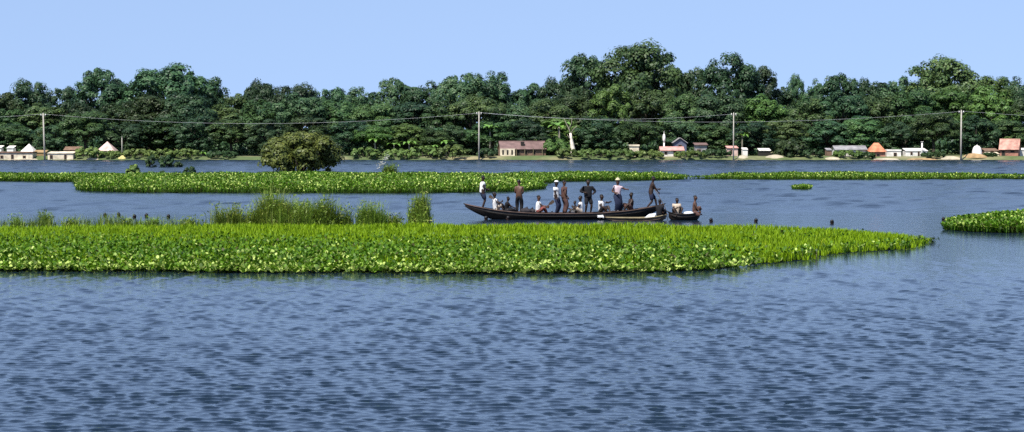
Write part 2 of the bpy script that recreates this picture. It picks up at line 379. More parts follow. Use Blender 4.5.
ORD = ['first','second','third','fourth','fifth','sixth','seventh','eighth','ninth','tenth','eleventh','twelfth','thirteenth','fourteenth','fifteenth',
 'sixteenth','seventeenth','eighteenth','nineteenth','twentieth','twenty-first','twenty-second','twenty-third','twenty-fourth','twenty-fifth','twenty-sixth',
 'twenty-seventh','twenty-eighth','twenty-ninth','thirtieth','thirty-first','thirty-second','thirty-third','thirty-fourth','thirty-fifth','thirty-sixth','thirty-seventh','thirty-eighth','thirty-ninth','fortieth']
# skyline trees: pixel centre, pixel top, pixel width, depth, style, variant, leaf, words
SKY = [
 (-40,84,66,394,'dome',0,'tree_dark','dark rounded crown'), (2,90,44,388,'low',0,'tree','small crown'), (30,81,42,392,'dome',1,'tree_dark','dark domed crown'),
 (62,87,40,404,'open',0,'tree_dark','thin gappy crown'), (101,69,52,396,'open',1,'tree_dark','pointed crown'), (128,80,44,400,'tall',0,'tree_dark','narrow dark crown'),
 (168,66,80,392,'spread',0,'tree_dark','broad flat-topped crown'), (205,78,48,402,'dome',2,'tree_dark','dark shoulder crown'), (232,91,40,398,'low',1,'tree','low crown'),
 (262,80,38,400,'dome',0,'tree_dark','small dark round crown'), (296,85,52,398,'dome',1,'tree_dark','domed crown'), (330,88,46,402,'open',0,'tree_dark','ragged crown'),
 (362,85,50,398,'low',2,'tree_dark','dark crown'), (395,79,40,404,'open',1,'tree_dark','spiky crown'), (425,80,50,400,'tall',1,'tree_dark','tall dark crown'),
 (462,75,56,394,'spread',1,'tree_dark','wide crown'), (492,73,50,400,'dome',2,'tree_dark','round-topped crown'), (528,81,54,402,'low',0,'tree_dark','even crown'),
 (560,78,48,398,'dome',0,'tree_dark','shoulder crown'), (588,54,54,402,'open',0,'tree_dark','tall crown with sky gaps'), (637,44,82,394,'dome',1,'tree','great domed crown, highest of all'),
 (668,66,46,404,'open',1,'tree_dark','crown right of the highest'), (693,68,38,402,'open',0,'tree_dark','loose crown'), (731,55,58,396,'dome',2,'tree_dark','tall dark round crown'),
 (760,67,38,402,'open',1,'tree_dark','narrow crown leaning out'), (778,84,40,404,'low',1,'tree_dark','low dark crown'), (796,71,22,408,'tall',0,'tree_dark','slim spire-like crown'),
 (816,78,28,406,'tall',1,'tree_dark','small upright crown'), (838,74,46,400,'open',0,'tree_dark','ragged dark crown'), (872,79,46,402,'dome',0,'tree_dark','dark crown'),
 (902,74,52,400,'low',2,'tree_dark','dense crown'), (944,58,74,394,'dome',1,'tree','broad high crown'), (986,73,54,396,'tall',0,'tree_light','bright green crown'),
 (1014,78,48,402,'dome',2,'tree_dark','dark crown'), (1056,80,64,398,'low',0,'tree_dark','dark crown'),
]
for i, (u, v, wp, Y, s_, k_, lm, words) in enumerate(SKY):
    tree(u, v, wp * 1.12, Y, s_, k_, lm, f'skyline tree with {words}, {ORD[i]} along the skyline from the left', 'tall trees along the skyline')
MID = [(-30,112),(8,110),(44,102),(84,100),(118,104),(150,96),(186,92),(222,104),(262,97),(300,95),(338,101),(376,104),(412,100),(446,98),(478,96),(512,102),(548,100),(580,88),(612,82),(648,90),
       (684,95),(716,92),(762,94),(806,96),(842,93),(878,95),(912,90),(948,86),(990,84),(1034,95)]
for i, (u, v) in enumerate(MID):
    s_ = ['dome','low','dome','spread','tall'][i * 7 % 5]; k_ = (i * 5) % 3
    lm = 'tree_light' if u in (612, 762, 948, 990) else ('tree' if i % 3 else 'tree_dark')
    tree(u, v, R.uniform(50, 64), R.uniform(372, 383), s_, k_, lm, f'rounded green tree below the skyline, {ORD[i]} of the middle row from the left', 'middle row of trees')
FRONT = [(-20,128,56),(14,124,46),(58,121,44),(86,112,50),(124,121,46),(160,116,52),(196,112,48),(232,120,52),(268,118,46),(310,114,54),(350,118,48),(376,125,44),(404,122,46),(430,128,40),(458,124,44),
         (492,122,46),(528,118,50),(556,116,46),(600,114,52),(638,120,48),(676,116,54),(712,122,44),(752,120,50),(784,118,46),(826,118,50),(862,116,52),(902,120,50),(934,112,46),(976,114,48),(1004,118,44),(1046,120,54)]
for i, (u, v, wp) in enumerate(FRONT):
    s_ = ['low','dome','low','tall'][i * 3 % 4]; k_ = (i * 7 + 1) % 3
    lm = 'tree_light' if u in (376, 404, 556) else ('tree' if i % 2 else 'tree_dark')
    tree(u, v, wp * 1.1, R.uniform(360, 366), s_, k_, lm, f'lower dark tree behind the shore, {ORD[i]} of the front row from the left', 'front row of trees')
# undergrowth under the crowns
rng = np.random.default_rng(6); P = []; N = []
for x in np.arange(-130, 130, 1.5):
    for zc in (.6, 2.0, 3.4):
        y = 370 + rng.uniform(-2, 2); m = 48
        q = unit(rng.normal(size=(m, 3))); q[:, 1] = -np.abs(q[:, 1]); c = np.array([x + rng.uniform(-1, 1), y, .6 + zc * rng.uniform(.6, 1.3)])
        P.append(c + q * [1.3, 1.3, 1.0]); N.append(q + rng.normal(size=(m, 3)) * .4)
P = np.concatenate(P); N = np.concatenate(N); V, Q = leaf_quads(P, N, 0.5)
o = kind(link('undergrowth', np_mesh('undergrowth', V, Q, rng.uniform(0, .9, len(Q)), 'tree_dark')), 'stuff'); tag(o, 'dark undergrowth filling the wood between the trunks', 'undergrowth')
# the depth of the wood behind the trees one can tell apart
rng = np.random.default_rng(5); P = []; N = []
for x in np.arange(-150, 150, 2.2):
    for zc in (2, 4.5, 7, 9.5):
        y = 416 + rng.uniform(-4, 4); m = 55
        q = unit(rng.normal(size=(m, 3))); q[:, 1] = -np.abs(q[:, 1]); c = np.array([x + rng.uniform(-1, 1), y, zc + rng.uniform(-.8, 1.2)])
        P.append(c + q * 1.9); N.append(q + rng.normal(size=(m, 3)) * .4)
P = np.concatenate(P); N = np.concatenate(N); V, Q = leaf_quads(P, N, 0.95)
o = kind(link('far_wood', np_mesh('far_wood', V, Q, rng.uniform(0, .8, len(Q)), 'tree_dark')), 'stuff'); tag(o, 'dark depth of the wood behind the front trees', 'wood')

# ------------------------------------------------------------------ bushes
def bush_mesh(seed, w, h, leafm, leaf=0.22, dens=1.0, lob=0.25):
    rng = np.random.default_rng(seed); q = max(1.0, w / (1.6 * h)); nl = int(9 * dens * q ** 1.3); b = min(w / 1.6, h)
    V, Q, T, cs = crown_quads(rng, w / 2, h * 0.60, h * 0.36, nl, b * lob, int(9 * dens), b * 0.14, int(34 * dens), leaf, low=0.6)
    mb = MB()
    for c, lr in cs: mb.tube([(c[0]*.15, c[1]*.15, -0.5), (c[0]*.6, c[1]*.6, c[2]*.45), tuple(c)], [0.06*h/2, 0.045*h/2, 0.015*h/2], 5)
    return np_mesh('foliage', V, Q, T, leafm), mb.mesh('stem', 'bark', True)
def bush(u, vtop, wpx, Y, leafm, label, seed, z0=None, group=None, leaf=0.22, dens=1.0, name='bush', cat='bush', lob=0.25):
    x = xat(u, Y); z0 = gh(x, Y) - 0.05 if z0 is None else z0
    h = zat(vtop, Y) - z0; wd = wpx * Y / F
    fm, sm = bush_mesh(seed, wd, h, leafm, leaf, dens, lob)
    t = thing(name, label, cat, (x, Y, z0), 0, group); link('stem', sm, t); link('foliage', fm, t)
    return t
Yb = at(300, 171).y
bush(300, 131, 80, Yb, 'olive', 'large spreading olive-green bush tree standing in the water', 41, -0.1, leaf=0.22, dens=1.9, name='bush_tree', cat='tree', lob=0.19)
Yd = at(165, 167).y
bush(151, 154, 11, Yd, 'darkbush', 'small dark bush in the water, left end of the dark islet', 42, -0.1, leaf=0.18)
bush(166, 154.5, 16, Yd, 'darkbush', 'dark bush in the water, middle and widest of the dark islet', 43, -0.1, leaf=0.18)
bush(178, 161.5, 9, Yd, 'darkbush', 'very low dark bush, right end of the dark islet', 44, -0.1, leaf=0.16)
Ye = at(190, 178).y
bush(189.5, 166, 14, Ye, 'darkbush', 'round dark shrub standing on the middle weed band, right of the dark islet', 45, 0.05, leaf=0.14)
bush(133, 163.5, 15, Ye, 'bush', 'green shrub standing on the middle weed band, left of the dark islet', 46, 0.05, leaf=0.16)
bush(162, 170, 7, Ye, 'darkbush', 'tiny shrub on the weed band just below the dark islet', 47, 0.05, leaf=0.12)
BANK = [(88,148,22,'bush','olive-green shrub on the bank left of the pink hut'), (110,152,20,'bush','low shrub below the pink hut'), (138,150,26,'bush','wide low shrub right of the grey post'),
 (162,150,22,'bush','olive shrub on the bank above the dark islet'), (186,150,24,'bush','shrub on the bank right of the dark islet'), (222,152,26,'darkbush','dark shrub on the bank left of the big bush tree'),
 (366,148,24,'bush','shrub on the bank right of the big bush tree'), (398,150,26,'bush','bank shrub behind the white-plumed reeds'), (424,147,26,'bush','pale-leaved shrub far left of the centre utility pole'),
 (452,146,26,'bush','leafy shrub just left of the centre utility pole'), (488,149,18,'darkbush','dark shrub between the centre pole and the tin-roofed house'), (556,139,34,'tree_light','large round green shrub at the right end of the tin-roofed house'),
 (566,149,18,'bush','small shrub at the foot of the bare white trunk'), (594,150,30,'bush','first low shrub right of the bare white trunk'), (622,150,28,'bush','second low shrub right of the bare white trunk'),
 (648,151,26,'bush','low shrub left of the white pillar'), (690,152,26,'bush','low shrub right of the pink-roofed white house'), (716,150,24,'darkbush','dark shrub left of the thin pole'),
 (790,139,36,'tree','large dark shrub standing out at the shore right of the thin pole'), (812,150,20,'darkbush','small dark shrub left of the long grey shed'), (848,151.5,26,'bush','shrub in front of the long grey shed'),
 (866,153,16,'darkbush','small shrub at the left foot of the orange hut'), (934,153,20,'darkbush','dark low shrub left of the right utility pole'), (990,154,12,'darkbush','tiny shrub left of the brick-red house')]
for i, (u, v, wp, lm, lab) in enumerate(BANK):
    big = v < 145; wp *= 1.0 if big else 1.3; v -= 0 if big else 1.2
    bush(u, v, wp, (358 if u in (556,) else 349.5 + (i % 3) * 0.5) if not big else (351.5 if u == 790 else 354.5), lm, lab, 60 + i, group='shrubs on the far bank', leaf=0.3, dens=1.3 if big else 0.8)

# ------------------------------------------------------------------ far bank: houses, huts, poles
def openings(t, wall_y, lst):
    """lst: (x0, x1, z0, z1, kind); a near-black panel for the unlit inside, with a frame round it"""
    for (x0, x1, z0, z1, k) in lst:
        p = MB().box(x0, x1, wall_y - 0.02, wall_y + 0.05, z0, z1).build('door' if k == 'd' else 'window', 'dark', t)  # flat panel at the wall face; the shade inside is only its colour
        f = MB(); fw = 0.07; y0, y1 = wall_y - 0.07, wall_y - 0.022
        f.box(x0 - fw, x0, y0, y1, z0, z1).box(x1, x1 + fw, y0, y1, z0, z1).box(x0 - fw, x1 + fw, y0, y1, z1, z1 + fw)
        f.build('frame', 'brown', p)
def house(u0, u1, vtop, veave, label, wall, roof, Y=352.0, depth=4.0, style='gable_x', vbase=None, ops=(), rz=0.0, name='house', cat='house', over=0.3):
    """style gable_x: ridge across the view; gable_y: ridge along the view; hip; flat; shed (slopes to the viewer)"""
    x0, x1 = xat(u0, Y), xat(u1, Y); xc = (x0 + x1) / 2; hw = (x1 - x0) / 2; z0 = gh(xc, Y) - 0.1
    if vbase: z0 = max(z0, zat(vbase, Y))
    he = zat(veave, Y) - z0; ht = zat(vtop, Y) - z0; d = depth
    t = thing(name, label, cat, (xc, Y, z0), rz)
    g = gh(xc, Y) - 0.3 - z0
    iw = hw - over * 0.6; m = MB().box(-iw, iw, 0, d, min(g, 0), he - 0.02)
    if style == 'gable_x':
        for s in (-1, 1): m.add([(s*iw,0,he-.02),(s*iw,d,he-.02),(s*iw,d/2,ht-.12)], [(0,1,2)])
    if style == 'gable_y': m.add([(-iw,0,he-.02),(iw,0,he-.02),(0,0,ht-.12)], [(0,1,2)]); m.add([(-iw,d,he-.02),(iw,d,he-.02),(0,d,ht-.12)], [(0,2,1)])
    m.build('wall', wall, t)
    th = 0.09; r = MB(); o = over
    def slab(a, b, c, e):
        n = (Vector(b) - Vector(a)).cross(Vector(e) - Vector(a)).normalized() * th
        vs = [Vector(p) for p in (a, b, c, e)]; r.add(vs + [p + n for p in vs], [(3,2,1,0),(4,5,6,7),(0,1,5,4),(1,2,6,5),(2,3,7,6),(3,0,4,7)])
    ze = he - 0.04
    if style == 'gable_x': slab((-hw,-o,ze),(hw,-o,ze),(hw,d/2,ht),(-hw,d/2,ht)); slab((hw,d+o,ze),(-hw,d+o,ze),(-hw,d/2,ht),(hw,d/2,ht))
    if style == 'gable_y': slab((-hw,d+o,ze),(-hw,-o,ze),(0,-o,ht),(0,d+o,ht)); slab((hw,-o,ze),(hw,d+o,ze),(0,d+o,ht),(0,-o,ht))
    if style == 'shed': slab((-hw,-o,ze),(hw,-o,ze),(hw,d+o,ht),(-hw,d+o,ht))
    if style == 'flat': r.box(-hw, hw, -o, d+o, he, ht)
    if style in ('hip', 'pyramid'):
        rl = hw * (0.28 if style == 'hip' else 0.03)
        r.add([(-hw,-o,ze),(hw,-o,ze),(hw,d+o,ze),(-hw,d+o,ze),(-rl,d/2,ht),(rl,d/2,ht)], [(0,1,5,4),(1,2,5),(2,3,4,5),(3,0,4),(3,2,1,0)])
    rf = r.build('roof', roof, t)
    if style == 'gable_x': MB().tube([(-hw,d/2,ht+.1),(hw,d/2,ht+.1)], 0.09, 6).build('ridge_cap', roof, rf)
    openings(t, 0, [(a * 2 * hw - hw, b * 2 * hw - hw, c, e, k) for (a, b, c, e, k) in ops])
    return t
house(-12, 33, 151.6, 153, 'long low cream house with thin brown roof, left of the leftmost utility pole', 'cream', 'brown', 348.0, 3.0, 'flat', ops=[(.28,.33,.25,.75,'w'),(.52,.56,.0,.9,'d'),(.78,.83,.3,.7,'w')], over=.15)
house(20.5, 33.5, 143.8, 151.2, 'white pointed tent roof behind the long low cream house', 'white', 'white', 354.5, 3.2, 'pyramid', over=.1, name='tent', cat='tent')
house(6.5, 13.5, 146.2, 148.2, 'small white block hut at the far left, behind the long low cream house', 'white', 'white', 355, 2, 'shed', name='hut', cat='hut', over=.1)
house(-3, 1.5, 146, 148, 'white hut cut off by the left edge behind the cream house', 'white', 'white', 355.5, 2, 'shed', name='hut', cat='hut', over=.1)
house(47, 73.5, 152, 153.4, 'low cream walled house right of the leftmost utility pole', 'cream', 'cream', 348.0, 3, 'shed', ops=[(.12,.2,.2,.8,'w'),(.66,.72,.0,.9,'d')], over=.12)
house(63.5, 81, 147.6, 150.2, 'brown thatched shed behind the low cream walled house', 'brick', 'brown', 355, 3, 'gable_x', name='shed', cat='shed')
house(33, 46, 150.6, 152.6, 'small ochre lean-to behind the leftmost utility pole', 'sand', 'sand', 354, 2, 'shed', name='shed', cat='shed', over=.1)
house(96.5, 114.5, 141.6, 150.6, 'pale pink pointed hut standing alone among shrubs', 'pinkwhite', 'pinkwhite', 353, 3.4, 'pyramid', ops=[(.40,.60,.0,.5,'d')], name='hut', cat='hut', over=.12)
# straw heap / sand heaps: lumpy mounds
def mound(u0, u1, vtop, label, m, Y=349.5, depth=2.0, name='sand_heap', cat='heap', seed=1):
    x0, x1 = xat(u0, Y), xat(u1, Y); xc = (x0+x1)/2; z0 = gh(xc, Y) - 0.3; h = zat(vtop, Y) - z0; hw = (x1-x0)/2
    b = MB(); nu, nv = 26, 8
    for j in range(nv + 1):
        for i in range(nu):
            a = 2*math.pi*i/nu; r = 1 - (j/nv); q = 1 + .22*mnoise.noise(Vector((math.cos(a)*1.3, math.sin(a)*1.3, seed*3.1)))
            hz = h * (1 - r**2.2) * (1 + .25*r*mnoise.noise(Vector((math.cos(a)*r*2.5, math.sin(a)*r*2.5, seed*5.7+9))))
            b.v.append((math.cos(a)*r*hw*q, math.sin(a)*r*depth/2*q, hz))
    for j in range(nv):
        for i in range(nu): b.f.append((j*nu+i, j*nu+(i+1)%nu, (j+1)*nu+(i+1)%nu, (j+1)*nu+i))
    o = b.build(name, m, smooth=True); o.location = (xc, Y, z0); return tag(o, label, cat)
mound(116, 131, 155.2, 'pale yellow straw heap on the bank by the grey post', 'straw', name='straw_heap', seed=2)
mound(84, 101, 157.6, 'pale sand spit at the waterline below the pink hut', 'palesand', 348.6, 2, 'sand_bank', 'sand bank', 3)
mound(764, 786, 154.6, 'pale sand heap under the white lean-to, right of the thin pole', 'palesand', seed=4)
mound(735, 750, 155.2, 'small pale sand heap at the foot of the thin pole', 'palesand', seed=5)
mound(822, 842, 157, 'pale sand heap at the waterline left of the long grey shed', 'palesand', 348.8, 2, seed=6)
mound(865, 906, 158, 'long pale sand bank below the orange hut', 'palesand', 348.7, 2, 'sand_bank', 'sand bank', 7)
mound(961, 988, 153.2, 'orange sand mound under the white domed tent', 'sand', 350, 3.4, seed=8)
mound(938, 963, 156, 'pale sloping sand bank left of the right utility pole', 'palesand', 348.9, 2.4, 'sand_bank', 'sand bank', 9)
mound(900, 945, 158.2, 'thin sandy bank below the long white building', 'sand', 348.6, 2, 'sand_bank', 'sand bank', 10)
mound(0, 46, 158, 'sandy bank at the waterline below the long cream house', 'palesand', 348.6, 2, 'sand_bank', 'sand bank', 11)
h = house(500, 547, 142, 149.4, 'long tin-roofed house with cream left end and dark veranda', 'brown', 'tin', 352.5, 4.5, 'gable_x', rz=0.12,  # brown wall: the veranda's shade is put into its colour
      ops=[(.36,.42,.0,1.1,'d'),(.52,.58,.35,.95,'w'),(.7,.76,.35,.95,'w')])
MB().box(-4.2,-1.6,-.55,-.3,0,1.35).build('porch_wall', 'cream', h)
for a in (-3.7,-2.9,-2.1): MB().box(a-.14,a+.14,-.59,-.56,.3,1.1).build('porch_shade_panel', 'dark', h)  # near-black panels on the porch wall, painted as the shade of its openings
for a in (-1.3,.2,1.7,3.3): MB().tube([(a,-.32,-.2),(a,-.32,1.4)], .06, 6).build('veranda_post', 'palewood', h)
MB().box(-.35,.25,.7,1.25,1.6,2.55).build('roof_box', 'dark', h)
house(629.5, 639.5, 144.6, 146.2, 'small pale flat-roofed hut half hidden in shrubs left of the pillar', 'cream', 'cream', 353.5, 2.2, 'flat', name='hut', cat='hut', over=.15, ops=[(.2,.55,.4,.9,'w')])
house(660, 684.5, 147.6, 150.6, 'white house with low pink roof right of the white pillar', 'white', 'pinkroof', 351.5, 3.4, 'gable_x', ops=[(.56,.64,.0,1.0,'d'),(.2,.28,.4,.85,'w')])
# white pillar with swollen head
t = thing('pillar', 'slender white pillar with swollen top behind the pink-roofed white house', 'pillar', (xat(664, 356.5), 356.5, gh(xat(664,356.5),356.5)-.1))
zt = zat(132, 356.5) - t.location.z
MB().box(-.35,.35,-.35,.35,0,.6).build('plinth', 'white', t)
MB().tube([(0,0,.6),(0,0,zt-1.9)], [.17,.13], 10).build('shaft', 'white', t, True)
MB().ell((0,0,zt-1.1),(.27,.27,.8)).build('bulb', 'white', t, True)
MB().tube([(0,0,zt-.35),(0,0,zt+.2)], [.07,.02], 6).build('finial', 'white', t)
house(672.5, 687.5, 138, 143, 'blue-grey gabled house in the shade behind the pink-roofed house', 'shaded_bluewall', 'greytin', 358, 4, 'gable_y', ops=[(.4,.6,1.2,2.0,'w')])
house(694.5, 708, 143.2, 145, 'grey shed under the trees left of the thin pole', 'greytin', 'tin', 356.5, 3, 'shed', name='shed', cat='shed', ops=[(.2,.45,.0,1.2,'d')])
house(727, 738.5, 146.4, 148, 'pale pink house directly behind the thin pole', 'pinkwhite', 'pinkroof', 354, 3, 'shed', over=.2, ops=[(.3,.42,.5,1.1,'w')])
house(742.5, 748, 148.2, 149.6, 'tiny white hut just right of the thin pole', 'white', 'white', 353, 2, 'shed', name='hut', cat='hut', over=.1)
house(759, 771, 148.8, 150.6, 'white-roofed lean-to in shade right of the thin pole', 'dark', 'white', 353, 2.5, 'shed', name='shed', cat='shed', over=.15)  # near-black wall: the shade under the roof is put into its colour
house(826.5, 832, 148.6, 150.2, 'tiny pale hut left of the long grey shed', 'brown', 'greytin', 353, 2, 'shed', name='hut', cat='hut', over=.1)
h = house(834.5, 867.5, 146.6, 149.8, 'long grey-roofed white shed left of the orange hut', 'white', 'greytin', 353.5, 4, 'gable_x', name='shed', cat='shed', ops=[(.18,.24,.0,1.0,'d'),(.45,.5,.4,.8,'w'),(.75,.8,.4,.8,'w')])
house(869.5, 886.5, 142.8, 151.6, 'orange hip-roofed hut on the far bank', 'brick', 'orange', 351.8, 3.6, 'hip', name='hut', cat='hut', ops=[(.42,.6,.0,.5,'d')])
house(886.5, 901.5, 149.6, 151, 'white flat building between the orange hut and the long white building', 'white', 'white', 353, 3, 'flat', over=.1, ops=[(.5,.66,.0,.7,'d')], name='building', cat='building')
house(906, 928, 148.8, 151, 'long white building with a post at its right end', 'white', 'white', 352, 3.4, 'shed', over=.12, ops=[(.22,.28,.3,.8,'w'),(.55,.6,.0,1.0,'d')], name='building', cat='building')
# domed white tent
Y = 350.2; x = xat(977, Y); z0 = zat(154.2, Y); t = thing('tent', 'white domed tent on top of the orange sand mound', 'tent', (x, Y, z0)); hh = zat(145.4, Y) - z0
mb = MB(); mb.loft([[(r*math.cos(a), r*math.sin(a)*.9, z) for a in [2*math.pi*k/12 for k in range(12)]] for r, z in ((.9,-.4),(.9,0),(.84,hh*.4),(.68,hh*.72),(.42,hh*.93),(.1,hh))]); mb.build('canvas', 'white', t, True)
MB().tube([(-.9*0,0,hh),(0,0,hh+.2)], .05, 6).build('pole_tip', 'white', t)
house(984.5, 999, 148.8, 151, 'dark red-brown shed between the domed tent and the brick-red house', 'brick', 'brown', 355.5, 2.5, 'shed', name='shed', cat='shed')
house(987, 999.5, 152.6, 153.8, 'low cream wall house beside the brick-red house', 'cream', 'cream', 352.2, 2, 'shed', over=.1, ops=[(.3,.5,.2,.7,'w')])
h = house(999, 1019, 139.8, 149.8, 'tall brick-red house with pale pink roof near the right edge', 'brick', 'salmon', 351.2, 3.0, 'gable_x', rz=-0.35, ops=[(.15,.3,.0,1.0,'d'),(.58,.75,.7,1.15,'w')])
house(1018, 1040, 148.6, 150, 'white building at the right edge beside the brick-red house', 'white', 'white', 353.8, 3, 'shed', over=.1, ops=[(.5,.6,.2,1.0,'d')], name='building', cat='building')

def post(u, vtop, Y, label, r=.08, m='concrete'):
    x = xat(u, Y); z0 = gh(x, Y) - .4; t = thing('post', label, 'post', (x, Y, z0)); h = zat(vtop, Y) - z0
    MB().tube([(0,0,0),(0,0,h)], [r, r*.8], 8).build('shaft', m, t, True); MB().box(-r*1.2,r*1.2,-r*1.2,r*1.2,h,h+.08).build('cap', m, t)
post(122, 137, 351, 'short grey post standing alone right of the pink hut', .09)
post(922, 142, 351.5, 'white post at the right end of the long white building', .16, 'white')
def pole(u, vtop, label, r, Y=347.6, m='concrete', lean=0.0):
    x = xat(u, Y); z0 = -1.5; h = zat(vtop, Y) - z0
    t = thing('utility_pole', label, 'utility pole', (x, Y, z0), 0, 'utility poles along the far shore')
    MB().tube([(lean,0,0),(0,0,h)], [r, r*.62], 10).build('shaft', m, t, True)
    a = MB().box(-.45,.45,-.06,.06,h-.42,h-.3).build('crossarm', 'iron', t)
    for s in (-.38, .38): MB().tube([(s,0,h-.3),(s,0,h-.2),(s,0,h-.17),(s,0,h-.05)], [.05,.1,.06,.04], 8).build('insulator', 'porcelain', t, True)
    MB().tube([(0,0,h),(0,0,h+.12)], [r*.66, r*.3], 8).build('cap', m, t)
    return Vector((x, Y, z0 + h - .12))
p1 = pole(43.5, 113.5, 'pale utility pole at the left, in front of the cream houses', .18, lean=.25)
p2 = pole(479, 112, 'tall pale utility pole left of the tin-roofed house', .15)
p3 = pole(733.5, 113, 'thin utility pole in front of the pale pink house', .13)
p4 = pole(961, 110.5, 'pale utility pole beside the orange sand mound at the right', .18)
def wire(a, b, sag, off, label):
    pts = []
    for i in range(33):
        k = i / 32; p = a.lerp(b, k) + Vector((off, 0, 0)); p.z -= sag * 4 * k * (1 - k); pts.append(p)
    o = MB().tube(pts, .013, 5).build('power_line', 'wire'); tag(o, label, 'power line', 'power lines between the poles')
wire(p1 + Vector((-72,0,.5)), p1, 1.5, -.38, 'power line running off the left edge from the leftmost pole')
wire(p1, p2, 1.75, .38, 'long sagging power line between the leftmost and the centre pole')
wire(p2, p4, 1.75, .38, 'lower long power line passing behind the thin pole')
wire(p2, p3, 1.05, .36, 'upper shorter power line from the centre pole to the thin pole')
wire(p4, p4 + Vector((75,0,.3)), 1.6, .38, 'power line running off the right edge from the right pole')

# banana plants and one taller palm-like plant
lb = MB(); segs = 7
for i in range(segs + 1):
    k = i / segs; x_ = .15 + 1.9 * (k - .12 * k * k); z_ = .95 * k - 1.05 * k ** 2.4; hw = .34 * math.sin(math.pi * (.06 + .92 * k)) ** .6 + .01
    lb.v += [(x_, -hw, z_ + .10), (x_, 0, z_), (x_, hw, z_ + .10)]
for i in range(segs):
    a = 3 * i; lb.f += [(a, a+3, a+4, a+1), (a+1, a+4, a+5, a+2)]
M['banana'] = mat('banana_leaf', (0.10, 0.20, 0.035), 0.45, 0.25, 1.5)
leafme = lb.mesh('leaf', 'banana', True)
for i, (u, v, Y, sc_, lab) in enumerate([(375,136,357,1.0,'banana plant right of the big bush tree, leftmost of the banana plants'), (394,141,356,.8,'low banana plant behind the white-plumed reeds'), (409,139,356.5,1.0,'banana plant midway between the big bush tree and the centre pole'),
        (431,143,356,.9,'smaller banana plant left of the centre pole'), (446,138,357,1.0,'banana plant closest left of the centre pole'), (490,123,358,1.25,'tall banana plant right of the centre pole, above the tin-roofed house'),
        (559,119,358.5,1.7,'large palm-like plant with arching leaves left of the bare white trunk'), (742,132,357,.8,'small banana plant just right of the thin pole'), (201,150,355,.8,'pale banana plant on the bank left of the big bush tree')]):
    x = xat(u, Y); z0 = gh(x, Y) - .1; t = thing('banana_plant', lab, 'banana plant', (x, Y, z0), 0, 'banana plants on the far bank'); hh = max(.5, zat(v, Y) - z0 - .8 * sc_)
    MB().tube([(0,0,-.2),(.03,0,hh*.6),(0,0,hh+.1)], [.16*sc_,.13*sc_,.07*sc_], 8).build('stem', 'greybark', t, True)
    for k in range(8):
        lf = link('leaf', leafme, t); lf.location = (0, 0, hh - .02 * k); q = sc_ * R.uniform(.75, 1.15); lf.scale = (q, q, q * R.uniform(.8, 1.6)); lf.rotation_euler = (0, R.uniform(-.25, .1), k * .785 + R.uniform(-.3, .3))
# bare white tree
Y = 354; x = xat(571.5, Y); z0 = gh(x, Y) - .2; sc = Y / F
t = thing('bare_tree', 'bare white dead trunk with forked branches beside the round shrub', 'tree', (x, Y, z0))
P_ = lambda u, v, y=0: ((u - 571.5) * sc, y, zat(v, Y) - z0)
MB().tube([(.2,0,-.3), P_(573,150), P_(572,144), P_(571,138), P_(570.5,133)], [.55,.45,.34,.24,.2], 10).build('trunk', 'palebark', t, True)
for pts, r in (([P_(570.7,135), P_(569,129), P_(566,123,.4), P_(564,118,.5)], .17), ([P_(570.8,134), P_(573.5,129,-.2), P_(577,126,-.3)], .15), ([P_(571.3,141), P_(568.6,137,-.3), P_(567,134.5,-.4)], .12), ([P_(569,129), P_(571.5,123,.2), P_(572,118,.3)], .1)):
    MB().tube(pts, [r*.8, r*.55, r*.35, r*.15][:len(pts)], 7).build('branch', 'greybark', t, True)

# ------------------------------------------------------------------ floating weed: hyacinth mats and marsh grass
def inside(poly, P):
    x, y = P[:, 0], P[:, 1]; r = np.zeros(len(P), bool); n = len(poly)
    for i in range(n):
        x0, y0 = poly[i]; x1, y1 = poly[(i + 1) % n]
        c = ((y0 > y) != (y1 > y)) & (x < (x1 - x0) * (y - y0) / (y1 - y0 + 1e-12) + x0); r ^= c
    return r
def edge_dist(poly, P):
    d = np.full(len(P), 1e9); n = len(poly)
    for i in range(n):
        a = np.array(poly[i]); b = np.array(poly[(i + 1) % n]); ab = b - a
        t = np.clip(((P - a) @ ab) / (ab @ ab), 0, 1); d = np.minimum(d, np.linalg.norm(P - (a + t[:, None] * ab), axis=1))
    return d
def world_poly(px, jag=0.5, seed=0):
    out = []; rr = random.Random(seed); n = len(px)
    for i in range(n):
        a = at(*px[i]); b = at(*px[(i + 1) % n]); L = (b - a).length; m = max(1, int(L / 1.2))
        d = (b - a); nx, ny = -d.y / max(L, .01), d.x / max(L, .01)
        for k in range(m):
            p = a.lerp(b, k / m); j = jag * (mnoise.noise(Vector((p.x*.45, p.y*.2, seed))) + .5 * mnoise.noise(Vector((p.x*1.6, p.y*.7, seed + 5))))
            out.append((p.x + nx * j, p.y + ny * j))
    return out
def scatter(poly, dens, rng):
    A = np.array(poly); lo, hi = A.min(0), A.max(0); n = int((hi - lo).prod() * dens)
    P = rng.uniform(lo, hi, size=(n, 2)); return P[inside(poly, P)]
def vnoise(P, s, seed): return np.array([mnoise.noise(Vector((p[0]*s, p[1]*s, seed))) for p in P])
